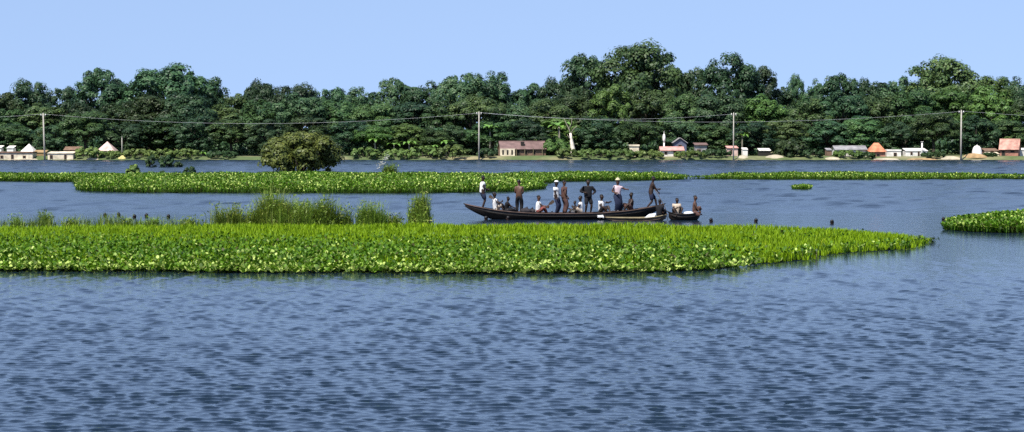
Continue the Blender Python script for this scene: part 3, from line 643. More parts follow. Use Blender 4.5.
def mat_mesh(name, poly, h, label, cat):
    bm = bmesh.new(); n = len(poly); A = np.array(poly)
    # the base keeps a little inside the leaves' edge
    tn = np.roll(A, -1, 0) - np.roll(A, 1, 0); nn = np.stack([-tn[:, 1], tn[:, 0]], 1) / np.maximum(np.linalg.norm(tn, axis=1, keepdims=True), 1e-6); area = np.sum(A[:, 0] * np.roll(A[:, 1], -1) - np.roll(A[:, 0], -1) * A[:, 1]); A = A + nn * (1 if area > 0 else -1) * min(.6, 9 * h)
    vs0 = [bm.verts.new((x, y, -0.12)) for x, y in A]; vs1 = [bm.verts.new((x, y, h)) for x, y in A]
    for i in range(n): bm.faces.new((vs0[i], vs0[(i+1)%n], vs1[(i+1)%n], vs1[i]))
    f = bm.faces.new(vs1); bmesh.ops.triangulate(bm, faces=[f])
    bmesh.ops.recalc_face_normals(bm, faces=bm.faces)
    me = bpy.data.meshes.new(name); bm.to_mesh(me); bm.free(); me.materials.append(M['mat'])
    o = link(name, me); kind(o, 'stuff'); tag(o, label, cat); return o
def hyacinth(P, H, size, rng, nl=7, zb=0.0, stalk=None, simple=False, glint=.16):
    """rosettes: stalks that lean out and round glossy blades"""
    n = len(P); k = nl
    ang = rng.uniform(0, 6.283, (n, 1)) + np.arange(k)[None] * (6.283 / k) + rng.normal(size=(n, k)) * .3
    h = H[:, None] * rng.uniform(.5, 1.1, (n, k)); out = h * rng.uniform(.15, .55, (n, k))
    dx, dy = np.cos(ang), np.sin(ang)
    base = np.stack([np.repeat(P[:, :1], k, 1) + dx*.03, np.repeat(P[:, 1:], k, 1) + dy*.03, np.full((n, k), zb)], -1).reshape(-1, 3)
    D = np.stack([dx, dy, np.zeros_like(dx)], -1).reshape(-1, 3); out = out.reshape(-1, 1); h = h.reshape(-1, 1)
    tip = base + D * out + np.array([0, 0, 1]) * h
    S = np.stack([-dy, dx, np.zeros_like(dx)], -1).reshape(-1, 3)
    w_ = 0.016
    V1 = np.stack([base - S*w_, base + S*w_, tip + S*w_*.6, tip - S*w_*.6], 1).reshape(-1, 3)
    up = rng.uniform(.35, 1.25, (len(tip), 1))                           # how steeply the blade stands
    L = unit(D * np.cos(up) + np.array([0, 0, 1]) * np.sin(up) + rng.normal(size=tip.shape) * .18); W = unit(np.cross(L, np.cross(D, [0, 0, 1.0]) ) ) ; W = unit(np.cross(L, W)); 
    s = size * rng.uniform(.7, 1.3, (len(tip), 1))
    c = tip + L * s * .9; Nn = np.cross(L, W)
    a0 = tip; a1 = tip + L*s*.45 + W*s*.72 + Nn*s*.12; a2 = tip + L*s*1.3 + W*s*.62 + Nn*s*.08; a3 = tip + L*s*1.85; a4 = tip + L*s*1.3 - W*s*.62 + Nn*s*.08; a5 = tip + L*s*.45 - W*s*.72 + Nn*s*.12
    V2 = np.stack([a0, a1, a2, a3, a4, a5], 1).reshape(-1, 3); m = len(tip)
    keep = np.ones(m, bool) if stalk is None else np.repeat(stalk, k)     # inside the mat no stalk can be seen
    V1 = V1.reshape(-1, 4, 3)[keep].reshape(-1, 3); Q1 = np.arange(len(V1)).reshape(-1, 4); i6 = np.arange(m)[:, None] * 6 + len(V1)
    Q2 = np.concatenate([i6 + [0, 1, 2, 3], i6 + [0, 3, 4, 5]])
    t = np.clip(rng.normal(.45, .22, m) + (rng.uniform(size=m) < (np.repeat(glint, k) if hasattr(glint, '__len__') else glint)) * .6, 0, 1)  # glint: some blades get a lighter colour as painted sun glints
    if simple: Q2 = i6 + [0, 2, 3, 4]; return np.concatenate([V1, V2]), np.concatenate([Q1, Q2]), np.concatenate([t[keep]*.4, t])
    return np.concatenate([V1, V2]), np.concatenate([Q1, Q2]), np.concatenate([t[keep]*.4, t, t])
def grass(P, H, rng, k=5, wd=.022, zb=0.0, tb=.45, spread=.35):
    n = len(P); ang = rng.uniform(0, 6.283, (n, k)); h = H[:, None] * rng.uniform(.55, 1.15, (n, k))
    D = np.stack([np.cos(ang), np.sin(ang), np.zeros_like(ang)], -1).reshape(-1, 3); h = h.reshape(-1, 1)
    S = np.stack([-np.sin(ang), np.cos(ang), np.zeros_like(ang)], -1).reshape(-1, 3)
    base = np.concatenate([np.repeat(P, k, 0), np.full((n*k, 1), zb)], 1) + D * rng.uniform(0, .08, (n*k, 1))
    lean = rng.uniform(.05, spread, (n*k, 1)) * 1.0; Z = np.array([0, 0, 1.0])
    mid = base + Z*h*.6 + D*h*lean*.5; tip = base + Z*h*(1 - lean*.35) + D*h*lean*1.5; w_ = wd * rng.uniform(.7, 1.3, (n*k, 1))
    V = np.stack([base - S*w_*.6, base + S*w_*.6, mid + S*w_, mid - S*w_, tip], 1).reshape(-1, 3)
    i5 = np.arange(n*k)[:, None] * 5
    # the tip is a thin quad that closes on the tip vertex pair
    V = np.stack([base - S*w_*.6, base + S*w_*.6, mid + S*w_*.5, mid - S*w_*.5, tip + S*w_*.1, tip - S*w_*.1], 1).reshape(-1, 3); i6 = np.arange(n*k)[:, None] * 6
    Q = np.concatenate([i6 + [0, 1, 2, 3], i6 + [3, 2, 4, 5]])
    t = np.clip(rng.normal(tb, .2, n*k), 0, 1); return V, Q, np.concatenate([t, t])
def weed(name, px, seed, dens, H, size, label, hmat=.06, nl=7, jag=.5):
    poly = world_poly(px, jag, seed); rng = np.random.default_rng(seed)
    mat_mesh('weed_mat', poly, hmat, 'dark rotting base under the ' + label.split(',')[0], 'weed mat')
    P = scatter(poly, dens, rng); ed = edge_dist(poly, P)
    Hh = H * np.clip(.55 + ed * .35, .55, 1) * (1 + .45 * vnoise(P, .3, seed))
    V, Q, T = hyacinth(P, Hh, size, rng, nl, hmat * .4, ed < (2.2 if P[:, 1].mean() > 120 else .9), P[:, 1].mean() > 120)
    o = kind(link(name, np_mesh(name, V, Q, T, 'hyacinth')), 'stuff'); tag(o, label, 'water hyacinth'); return poly
# near island
ISL = [(-90,270.5),(0,271),(150,271.5),(300,272.5),(450,273),(600,273),(690,271.5),(740,268),(790,261.5),(840,255.5),(890,250.5),(920,247.5),(935,243),(925,240),(880,236),(820,232),(740,229.5),(640,228.3),(450,228),(300,228.3),(150,229.5),(0,231),(-90,231.6)]
poly = world_poly(ISL, .6, 21); rng = np.random.default_rng(21)
mat_mesh('weed_mat', poly, .06, 'dark rotting base under the big near island of weed', 'weed mat')
P = scatter(poly, 30, rng)
# share of hyacinth: high at the front edge of the left part, none at the back and at the right
Yf = np.interp(P[:, 0] / P[:, 1] * F + 512, [p[0] for p in ISL[:13]], [at(*p).y for p in ISL[:13]]); back = P[:, 1] - Yf
U = P[:, 0] / P[:, 1] * F + 512
share = np.clip(1.15 - back / np.interp(U, [0, 500, 640, 720, 900], [22, 21, 15, 5, 2.0]), 0, 1) + .55 * vnoise(P, .2, 4.0) + .3 * vnoise(P, .6, 6.0)
share = np.where(U > 720, share * .35, share) * np.clip((21 - back) / 5, 0, 1)
pick = rng.uniform(size=len(P)); hy = (pick < share * .5); gr = (pick > .08 + share * .22)
Hn = 1 + .35 * vnoise(P, .3, 9.0); ed = edge_dist(poly, P)
Hh = (.42 * Hn * np.clip(.6 + ed * .3, .6, 1) * np.clip(1.06 - back / 36, .5, 1))[hy]
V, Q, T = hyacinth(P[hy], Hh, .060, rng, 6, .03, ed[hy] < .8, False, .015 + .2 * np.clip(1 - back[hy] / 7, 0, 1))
Pe = scatter(poly, 70, rng); Pe = Pe[Pe[:, 0] / Pe[:, 1] * F + 512 < 620 + 160 * rng.uniform(size=len(Pe)) ** 1.3]; ee = edge_dist(poly, Pe); Pe = Pe[(ee < .75) & (Pe[:, 1] < 84)]; Pe[:, 1] -= rng.uniform(0, .7, len(Pe))
V2, Q2, T2 = hyacinth(Pe, .05 + .2 * rng.uniform(size=len(Pe)), .068, rng, 6, .0, np.zeros(len(Pe), bool))
V, Q, T = np.concatenate([V, V2]), np.concatenate([Q, Q2 + len(V)]), np.concatenate([T, np.clip(T2 + .3, 0, 1)])  # rim blades lightened in tint so they look sunlit
o = kind(link('water_hyacinth', np_mesh('water_hyacinth', V, Q, T, 'hyacinth')), 'stuff'); tag(o, 'glossy hyacinth leaves along the front of the big near island', 'water hyacinth')
gr &= ~((ed < 1.6) & (U < 760) & (back < 4)); Hg = ((.33 + .13 * np.clip(share, 0, 1)) * Hn * np.clip(.5 + ed * .35, .5, 1))[gr]
V, Q, T = grass(P[gr], Hg, rng, 3, .032, .03)
o = kind(link('marsh_grass', np_mesh('marsh_grass', V, Q, T, 'grass')), 'stuff'); tag(o, 'bright yellow-green grass covering the back and right of the near island', 'grass')
# middle band, right band, small floats
weed('water_hyacinth', [(-90,181.5),(0,181.5),(74,182),(80,191.5),(140,192.8),(330,193.3),(450,193),(515,192),(548,189),(530,185.5),(562,181.6),(620,180.9),(660,180.2),(690,179.6),(684,179.1),(650,178.2),(580,177.2),(540,178.5),(480,179),(300,178),(180,179.5),(80,178.8),(0,179),(-90,179)], 31, 12, .5, .10, 'long middle band of floating hyacinth behind the boat', nl=6, jag=.8)
weed('water_hyacinth', [(690,179.2),(760,179.6),(860,179.8),(960,179.4),(1024,179),(1120,179),(1120,177.8),(1020,178.2),(960,177.6),(900,176.6),(840,176.2),(780,176.6),(730,177.6)], 32, 9, .36, .10, 'thin far band of floating hyacinth at the right', nl=6, jag=.8)
weed('water_hyacinth', [(792,189.2),(803,189.8),(811,189),(813,188),(800,187.4),(793,188)], 33, 20, .3, .07, 'tiny drifting tuft of hyacinth in open water at the right', hmat=.04, jag=.15)
weed('water_hyacinth', [(943,230),(965,232),(1000,233),(1040,233.5),(1130,234),(1130,217),(1040,218.5),(1000,220.5),(965,223),(947,227)], 34, 26, .48, .07, 'near patch of hyacinth cut off by the right edge', jag=.4)

# sparse ragged grass in the shallow water behind the island, left of the reeds
rng = np.random.default_rng(77); fp = world_poly([(-60,228.8),(120,228.2),(225,227.6),(225,226.4),(120,225.6),(60,225.8),(-60,226.6)], .5, 12); Pf = scatter(fp, 16, rng)
Pf = Pf[vnoise(Pf, .5, 2.0) + .15 > rng.uniform(-.3, .5, len(Pf))]
V, Q, T = grass(Pf, .62 * (1 + .8 * vnoise(Pf, .7, 5.0)), rng, 7, .014, -.05, .35, .6)
o = kind(link('grass_fringe', np_mesh('grass_fringe', V, Q, T, 'reed')), 'stuff'); tag(o, 'sparse ragged grass fringe in the water along the left back edge', 'grass')
# reeds and scrub behind the island
def reed(u, vtop, wpx, Y, label, seed, n=260, m='reed', spread=.3, wd=.016, plume=False, z0=0.02, tb=.4):
    x = xat(u, Y, 215); h = (zat(vtop, Y) - z0) * 1.3; r = wpx * Y / F / 2; rng = np.random.default_rng(seed)
    q = rng.normal(size=(n, 2)) * [r * .42, min(r, .7) * .4]; q = q[np.abs(q[:, 0]) < r * 1.3]
    V, Q, T = grass(q, h * (1 - .3 * (np.abs(q[:, 0]) / r) ** 3) * np.clip(.62 + .95 * vnoise(q, 1.3, seed), .2, 1) * rng.uniform(.6, 1.12, len(q)), rng, 6, wd, -.1, tb, spread)
    t = thing('reed_clump', label, 'reeds', (x, Y, z0), 0, 'reed clumps in the weed'); link('blades', np_mesh('blades', V, Q, T, m), t)
    # leafy tips give the clump its ragged body
    k = n * 2; c = q[rng.integers(0, len(q), k)]; P3 = np.concatenate([c + rng.normal(size=(k, 2)) * .1, (h * rng.uniform(.05, .85, (k, 1)) * np.clip(.62 + .95 * vnoise(c, 1.3, seed), .2, 1)[:, None])], 1)
    V, Q = leaf_quads(P3, rng.normal(size=(k, 3)) + [0, -.4, .6], .05 if Y < 130 else .09, 4.0, rng); link('leaves', np_mesh('leaves', V, Q, np.clip(rng.normal(tb, .2, k), 0, 1), m), t)
    if plume:
        k = 60; a = rng.uniform(size=(k, 1)); P3 = np.concatenate([-r * (.1 + 1.2 * a) + rng.normal(size=(k, 1)) * .12, rng.normal(size=(k, 1)) * .2, h * (1.02 - .55 * a) + rng.normal(size=(k, 1)) * .12], 1)
        V, Q = leaf_quads(P3, rng.normal(size=(k, 3)), .10, 3.0, rng); link('plume', np_mesh('plume', V, Q, rng.uniform(size=k), 'plume'), t)
    return t
Yr = at(300, 227.6).y
reed(238, 202, 58, Yr, 'low leafy scrub at the left end of the reeds behind the near island', 71, 420, 'reed', .5, tb=.62)
reed(276, 193.5, 70, Yr, 'tallest dense scrub clump behind the near island', 72, 620, 'reed', .4, tb=.58)
reed(316, 196, 64, Yr, 'ragged green scrub right of the tallest clump', 73, 520, 'reed', .45, tb=.52)
reed(298, 203, 60, Yr - .5, 'low pale grass in front of the ragged green scrub', 78, 420, 'reed', .5, tb=.6)
reed(346, 201, 12, Yr, 'thin lone stalks right of the ragged green scrub', 74, 40, 'reed', .4, tb=.35)
reed(372, 202.5, 34, Yr, 'small reed clump midway to the lone upright reeds', 75, 300, 'reed', .4, tb=.55)
reed(393, 211, 22, Yr, 'short stub of reed left of the lone upright reeds', 76, 120, 'reed', .4)
reed(419.5, 193, 22, Yr, 'lone upright reed clump left of the long boat', 77, 340, 'reed', .14, tb=.6)
for i, (u, v, wp, lab) in enumerate([(18,214,26,'sparse weeds at the far left behind the near island'), (46,206,16,'thin tall weed sprig in open water at the left'), (72,215,22,'sparse weeds left of the first swimmer'),
        (122,214,22,'weeds around the second swimmer'), (152,215,26,'weeds around the third and fourth swimmers'), (188,215.5,30,'sparse weeds right of the left swimmers')]):
    reed(u, v, wp, Yr + 1.0, lab, 80 + i, 70, 'reed', .5, tb=.4)
reed(389, 161, 17, at(389, 178).y, 'white-plumed reed clump on the middle weed band', 91, 200, 'reed', .4, .03, True, .05)
reed(921, 232.5, 4, at(920, 243).y, 'short dark stalk near the tip of the near island', 92, 14, 'darkbush', .15)
reed(932, 234.5, 4, at(931, 243).y, 'short dark stalk at the very tip of the near island', 93, 14, 'darkbush', .15)

# ------------------------------------------------------------------ boats
def hull_sections(L, B, zs, zk, n=33, rake=.0):
    """rings of a double-ended hull: outer skin from gunwale to keel to gunwale"""
    rings = []
    for i in range(n):
        t = -1 + 2 * i / (n - 1); b = max(B * (1 - abs(t) ** 2.6) ** .85, .018); s = zs(t); k = min(zk(t), s - .03)
        row = []
        for j in range(-5, 6):
            a = j / 5; y = b * math.copysign(abs(a) ** .6, a) if j else 0; z = k + (s - k) * abs(a) ** 2.2
            row.append((t * L / 2, y, z))
        rings.append(row)
    return rings
def boat(name, label, L, B, zs, zk, loc, rz, hullm, rimm, deckm, planks, cat='boat', deck_t=.86, group=None):
    t = thing(name, label, cat, loc, rz, group); S = hull_sections(L, B, zs, zk); n = len(S[0]); mb = MB()
    th = .03
    inner = [[(x * .985, y * (1 - th / max(abs(y), .08)) if y else 0, z + (.03 if abs(j - 5) < 5 else 0)) for j, (x, y, z) in enumerate(r)] for r in S]
    rows = [r + inner[i][::-1] for i, r in enumerate(S)]; mb.loft(rows); mb.build('hull', hullm, t, True)
    for s in (0, -1):
        pts = [(r[s][0], r[s][1] , r[s][2] + .012) for r in S]; MB().tube(pts, [.028] * len(pts), 6).build('gunwale', rimm, t, True)
    for s in (0, -1):
        pts = [(r[s][0], r[s][1] * .97 + (.01 if s else -.01), r[s][2] - .13) for r in S[3:-3]]; MB().tube(pts, .017, 5).build('rubbing_strake', hullm, t, True)
    for e in (0, -1):
        x, y, z = S[e][0]; d = -1 if e == 0 else 1
        MB().tube([(x - d*.25, 0, z - .1), (x, 0, z), (x + d*.08, 0, z + .05)], [.05, .04, .02], 6).build('stem_post', hullm, t, True)
    def bz(tt): return zs(tt), max(B * (1 - abs(tt) ** 2.6) ** .85, .018)
    w_ = 2 * deck_t / planks
    for i in range(planks):
        tt = -deck_t + (i + .5) * w_; s, b = bz(tt); s2, b2 = bz(tt + w_ * .46); s1, b1 = bz(tt - w_ * .46); e = .03
        x0, x1 = (tt - w_*.46) * L/2, (tt + w_*.46) * L/2; z1, z2 = s1 - .09, s2 - .09
        q = MB(); q.add([(x0,-b1+e,z1),(x1,-b2+e,z2),(x1,b2-e,z2),(x0,b1-e,z1),(x0,-b1+e,z1+.025),(x1,-b2+e,z2+.025),(x1,b2-e,z2+.025),(x0,b1-e,z1+.025)],
             [(0,3,2,1),(4,5,6,7),(0,1,5,4),(1,2,6,5),(2,3,7,6),(3,0,4,7)]); q.build('deck_plank', deckm, t)
    return t
YB = at(565, 219.2).y; KB = YB / F                                       # depth of the long boat; metres per pixel there
XB = xat(564.5, YB, 215); LB = 199 * KB
def zsB(t): return .30 + .47 * abs(t) ** 2.7
def zkB(t): return -.16 + .80 * max(0, (abs(t) - .5) / .5) ** 2.1
boat('long_boat', 'long dark wooden boat with raised pointed ends, crowded with people', LB, .78, zsB, zkB, (XB, YB, 0), 0, 'hull', 'gunwale', 'deck', 34)
def deckz(u): t = min(max((xat(u, YB, 215) - XB) / (LB / 2), -.86), .86); return zsB(t) - .065
# small boat at the right
YS = YB - 1.0; KS = YS / F; XS = xat(684, YS, 218)
boat('small_boat', 'small dark boat with two seated people right of the long boat', 31 * KS, .42, lambda t: .30 + .10 * abs(t) ** 2.5, lambda t: -.1 + .25 * max(0, (abs(t) - .6) / .4) ** 2, (XS, YS, 0), 0, 'hull', 'hull', 'deck', 8)
# canoe alongside
YC = YB - 1.55; XC = xat(636, YC, 219)
boat('canoe', 'low narrow canoe with pale sides alongside the right end of the long boat', 60 * YC / F, .36, lambda t: .12 + .16 * max(t, 0) ** 2.2 + .03 * max(-t, 0) ** 2, lambda t: -.1 + .2 * max(0, (abs(t) - .6) / .4) ** 2, (XC, YC, 0), 0.03, 'deck', 'palewood', 'deck', 10)

# ------------------------------------------------------------------ people
def ik(a, b, l1, l2, pole_):
    d = b - a; L = d.length
    if L > (l1 + l2) * .995: d = d.normalized() * (l1 + l2) * .995; b = a + d; L = d.length
    dh = d.normalized(); c = max(-1, min(1, (l1*l1 + L*L - l2*l2) / (2*l1*L))); p = pole_ - dh * pole_.dot(dh)
    p = p.normalized() if p.length > 1e-5 else dh.orthogonal().normalized()
    return a + dh * l1 * c + p * l1 * math.sqrt(max(0, 1 - c*c)), b
def skin(verts, edges, root, m, name, extra=None, sub=1):
    """verts {name: (pos, radius)}; one continuous skin over the joints"""
    ks = list(verts); ix = {k: i for i, k in enumerate(ks)}
    me = bpy.data.meshes.new('tmp'); me.from_pydata([tuple(verts[k][0]) for k in ks], [(ix[a], ix[b]) for a, b in edges], [])
    o = bpy.data.objects.new('tmp', me); COL.objects.link(o)
    md = o.modifiers.new('s', 'SKIN'); md.use_smooth_shade = True
    for k in ks:
        s = me.skin_vertices[0].data[ix[k]]; r = verts[k][1]; s.radius = (r, r); s.use_root = (k == root)
    ss = o.modifiers.new('d', 'SUBSURF'); ss.levels = sub; ss.render_levels = sub
    dg = bpy.context.evaluated_depsgraph_get(); ev = o.evaluated_get(dg); out = bpy.data.meshes.new_from_object(ev)
    bpy.data.objects.remove(o); bpy.data.meshes.remove(me)
    if extra:
        bm = bmesh.new(); bm.from_mesh(out); tmp = extra.mesh('x', m, True); bm.from_mesh(tmp); bm.to_mesh(out); bm.free(); bpy.data.meshes.remove(tmp)
    out.materials.clear(); out.materials.append(M[m]); out.name = name
    for p in out.polygons: p.use_smooth = True; p.material_index = 0
    return out
def person(loc, face, label, pelvis=(0,0,.90), lean=(0,0), look=(0,0), hl=(.05,.27,.82), hr=(.05,-.27,.82), fl=(0,.1,.07), fr=(0,-.1,.07), knee=(1,0,0), elbow=(-1,0,-.2),
           skinm='skin1', top=None, bottom='shorts', botm='cloth_black', hat=None, scale=1.0, group='people in and around the boats', sleeve=.55, name='person', bulk=1.0):
    V = Vector; t = thing(name, label, 'person', loc, math.radians(face), group); t.scale = (scale,) * 3
    P = V(pelvis); s = V((lean[0], lean[1], 1)).normalized(); left = V((0, 1, 0)); left = (left - s * left.dot(s)).normalized(); fw = left.cross(s)
    belly, chest, nb = P + s*.19, P + s*.38, P + s*.51
    hd = (s + V((look[0], look[1], .6))).normalized(); neck = nb + hd*.06; jaw = nb + hd*.13 + fw*.02; hm = nb + hd*.22 + fw*.015; ht = nb + hd*.28 + fw*.005
    J = {'pelvis': (P, .15), 'belly': (belly, .14), 'chest': (chest, .165), 'nb': (nb, .07), 'neck': (neck, .05), 'jaw': (jaw, .09), 'hm': (hm, .115), 'ht': (ht, .082)}
    E = [('pelvis','belly'),('belly','chest'),('chest','nb'),('nb','neck'),('neck','jaw'),('jaw','hm'),('hm','ht')]
    X = MB()
    for q in ('pelvis', 'belly', 'chest'): J[q] = (J[q][0], J[q][1] * bulk)
    for sd, hand, foot, sg in (('l', hl, fl, 1), ('r', hr, fr, -1)):
        sh = P + s*.45 + left*(.175*bulk*sg); kn_p = V(knee) + left * .15 * sg; el, wr = ik(sh, V(hand), .28, .25, V(elbow) + left * .5 * sg)
        hp = P - s*.03 + left*(.095*sg); kn, an = ik(hp, V(foot), .43, .42, kn_p); calf = kn.lerp(an, .3)
        ff = V((1, .25*sg, 0)).normalized()
        toe = an + ff*.15 + V((0,0,-.045)); heel = an - ff*.05 + V((0,0,-.03))
        J.update({'sh'+sd: (sh, .074), 'ua'+sd: (sh.lerp(el, .45), .060), 'el'+sd: (el, .046), 'fa'+sd: (el.lerp(wr, .3), .042), 'wr'+sd: (wr, .028),
                  'hp'+sd: (hp, .11), 'th'+sd: (hp.lerp(kn, .5), .09), 'kn'+sd: (kn, .064), 'ca'+sd: (calf, .064), 'an'+sd: (an, .037), 'toe'+sd: (toe, .032)})
        E += [('chest','sh'+sd),('sh'+sd,'ua'+sd),('ua'+sd,'el'+sd),('el'+sd,'fa'+sd),('fa'+sd,'wr'+sd),('pelvis','hp'+sd),('hp'+sd,'th'+sd),('th'+sd,'kn'+sd),('kn'+sd,'ca'+sd),('ca'+sd,'an'+sd),('an'+sd,'toe'+sd)]
        d = (wr - el).normalized(); sd_ = d.cross(fw); sd_ = sd_.normalized() if sd_.length > .1 else d.orthogonal().normalized(); up = sd_.cross(d)
        X.tube([wr - d*.02, wr + d*.03, wr + d*.085], [.028, .04, .036], 8)                       # palm
        for q, (o_, ln) in enumerate(((-.03, .062), (-.01, .075), (.01, .07), (.03, .055))):      # four fingers, curled a little
            b0 = wr + d*.075 + sd_*o_; X.tube([b0, b0 + d*ln*.55 - up*.006, b0 + d*ln - up*.03], [.0095, .0085, .006], 5)
        b0 = wr + d*.03 - sd_*.032; X.tube([b0, b0 + d*.03 - sd_*.028, b0 + d*.06 - sd_*.034], [.011, .010, .007], 5)   # thumb
        X.ell(heel, (.04, .04, .04), 6, 4)
    rot = Matrix((fw, left, hd)).transposed() if abs(fw.dot(hd)) < .2 else Matrix((left.cross(hd).normalized(), left, hd)).transposed()
    X.ell(hm + rot @ V((.095, 0, -.02)), (.022, .014, .026), 6, 5, rot)                            # nose
    for sg in (-1, 1): X.ell(hm + rot @ V((-.005, .088*sg, -.015)), (.022, .012, .034), 6, 5, rot)  # ears
    link('body', skin(J, E, 'pelvis', skinm, 'body', X), t)
    for sg in (-1, 1): MB().ell(hm + rot @ V((.082, .034*sg, .008)), (.01, .014, .008), 6, 4, rot).build('eye', 'hair', t, True)
    MB().ell(hm + rot @ V((.083, 0, -.065)), (.009, .026, .006), 6, 4, rot).build('mouth', 'cloth_red', t, True)
    hb = MB(); c = hm + rot @ V((-.012, 0, .035)); rows = []
    for j in range(7):
        ph = (math.pi * .56) * j / 6; rows.append([c + rot @ V((.094*math.sin(ph)*math.cos(a) - .018*(j/6), .09*math.sin(ph)*math.sin(a), .085*math.cos(ph) + (.03 if math.cos(a) > .5 and j > 4 else 0))) for a in [2*math.pi*k/14 for k in range(14)]])
    rows[0] = [p.lerp(c + rot @ V((0,0,.085)), .9) for p in rows[0]]
    hb.loft(rows); hb.build('hair', 'hair', t, True)
    G_ = lambda k, e, a=None: (J[k][0] if a is None else a, J[k][1] + e)
    if top:
        K = {'z': (P - s*.09, .175*bulk), 'a': (P + s*.0, .175*bulk), 'belly': G_('belly', .03), 'chest': G_('chest', .022), 'nb': (P + s*.485, .10)}; e2 = [('z','a'),('a','belly'),('belly','chest'),('chest','nb')]
        for sd in 'lr':
            shp, elp = J['sh'+sd][0], J['el'+sd][0]; K['sh'+sd] = (shp, .092); K['sl'+sd] = (shp.lerp(elp, sleeve), .082); e2 += [('chest','sh'+sd),('sh'+sd,'sl'+sd)]
            if sleeve > .9: K['w'+sd] = (elp.lerp(J['wr'+sd][0], .8), .062); e2.append(('sl'+sd,'w'+sd))
        link('shirt', skin(K, e2, 'chest', top, 'shirt'), t)
    if bottom in ('shorts', 'trousers'):
        K = {'b': (P + s*.10, .16), 'p': G_('pelvis', .018)}; e2 = [('b','p')]
        for sd in 'lr':
            hp, kn, an = J['hp'+sd][0], J['kn'+sd][0], J['an'+sd][0]; K['h'+sd] = (hp, .13); K['t'+sd] = (hp.lerp(kn, .55), .118); K['k'+sd] = (hp.lerp(kn, .95), .11)
            e2 += [('p','h'+sd),('h'+sd,'t'+sd),('t'+sd,'k'+sd)]
            if bottom == 'trousers': K['c'+sd] = (kn.lerp(an, .35), .095); K['n'+sd] = (kn.lerp(an, .95), .078); e2 += [('k'+sd,'c'+sd),('c'+sd,'n'+sd)]
        link(bottom, skin(K, e2, 'p', botm, bottom), t)
    if bottom == 'lungi':
        rows = []; legs = [[J['hp'+q][0], J['kn'+q][0], J['an'+q][0]] for q in 'lr']
        def leg(q, k): a, b, c = legs[q]; return a.lerp(b, k * 2) if k < .5 else b.lerp(c, (k - .5) * 2)
        for k, e in ((-.14, .15), (0, .155), (.2, .13), (.4, .115), (.6, .105), (.8, .10), (.9, .10)):
            if k < 0: a = b = P + s*.1
            else: a, b = leg(0, k), leg(1, k)
            c = (a + b) / 2; hx = (a - b) / 2; hx.z = 0; axis = (legs[0][2] + legs[1][2] - legs[0][0] - legs[1][0]) if k > .5 else (leg(0, .3) + leg(1, .3) - legs[0][0] - legs[1][0])
            axis = V((0,0,-1)) if k <= 0 else axis.normalized(); u1 = left - axis * left.dot(axis); u1.normalize(); u2 = axis.cross(u1)
            w1 = abs(hx.dot(u1)) + e; w2 = abs(hx.dot(u2)) + e
            rows.append([c + u1 * w1 * math.cos(q) + u2 * w2 * math.sin(q) * (1 + .05*math.sin(5*q)) for q in [2*math.pi*z/16 for z in range(16)]])
        MB().loft(rows, False).build('lungi', botm, t, True)
    if hat:
        c = hm + rot @ V((0, 0, .07)); prof = ((.118,-.01),(.108,.0),(.098,.03),(.07,.055),(.02,.065)) if hat != 'straw_hat' else ((.14,-.01),(.135,.01),(.10,.05),(.06,.11),(.01,.13))
        MB().loft([[c + rot @ V((r_*math.cos(a), r_*math.sin(a), z_)) for a in [2*math.pi*k/14 for k in range(14)]] for r_, z_ in prof]).build('hat' if hat == 'straw_hat' else 'cap', hat, t, True)
    return t
def onboat(u, dy=0.0): return (xat(u, YB + dy, 212), YB + dy, deckz(u))
SIT = dict(pelvis=(0,0,.15), fl=(.42,.13,.07), fr=(.44,-.13,.07), hl=(.36,.15,.42), hr=(.36,-.12,.40))
def sit(**k): d = dict(SIT); d.update(k); return d
# standing in the long boat
person(onboat(482.5), 15, 'man in white shirt and dark shorts standing at the left tip of the long boat', top='shirt_white', botm='cloth_navy', hl=(.22,.16,1.0), hr=(.26,-.16,1.02), fl=(.04,.09,.07), fr=(-.05,-.1,.07), lean=(.04,0), scale=1.0)
person(onboat(519), 80, 'bare-chested man in dark trousers standing left of middle in the long boat', bottom='trousers', botm='cloth_black', skinm='skin2', hl=(.24,.1,1.05), hr=(.22,-.12,1.02), scale=1.0)
person(onboat(556.5), -20, 'man in white shirt and white cap standing beside the brown-clad man', top='shirt_white', bottom='trousers', botm='cloth_navy', hat='shirt_white', hl=(.2,.2,.95), hr=(.1,-.25,.85), lean=(-.03,0), scale=1.0)
person((xat(564, YB+.15, 212), YB+.15, deckz(564)), 20, 'man in brown standing close right of the white-capped man', top='cloth_brown', bottom='trousers', botm='cloth_brown', skinm='skin2', hl=(.1,.22,.86), hr=(.12,-.22,.88), scale=1.01)
person(onboat(588), -70, 'big man all in black with hands on his waist in the long boat', top='cloth_black', bottom='shorts', botm='cloth_black', bulk=1.3, hl=(.14,.24,1.06), hr=(.14,-.24,1.10), elbow=(-.4,0,.1), sleeve=.95, fl=(0,.14,.07), fr=(0,-.14,.07), scale=1.03)
person(onboat(617.5), -60, 'man in pale top and dark blue lungi with straw hat, reaching right', top='cloth_pink', bottom='lungi', botm='cloth_navy', hat='straw_hat', hl=(.38,.36,1.22), hr=(.14,-.2,1.05), scale=1.0, skinm='skin2')
person(onboat(650.5), 5, 'dark bare-chested man striding at the right tip of the long boat with a pole', pelvis=(0,0,.84), lean=(.22,0), fl=(.34,.1,.07), fr=(-.2,-.1,.07), bottom='shorts', botm='cloth_navy', hl=(.42,.14,1.0), hr=(.46,-.1,.74), scale=1.0)
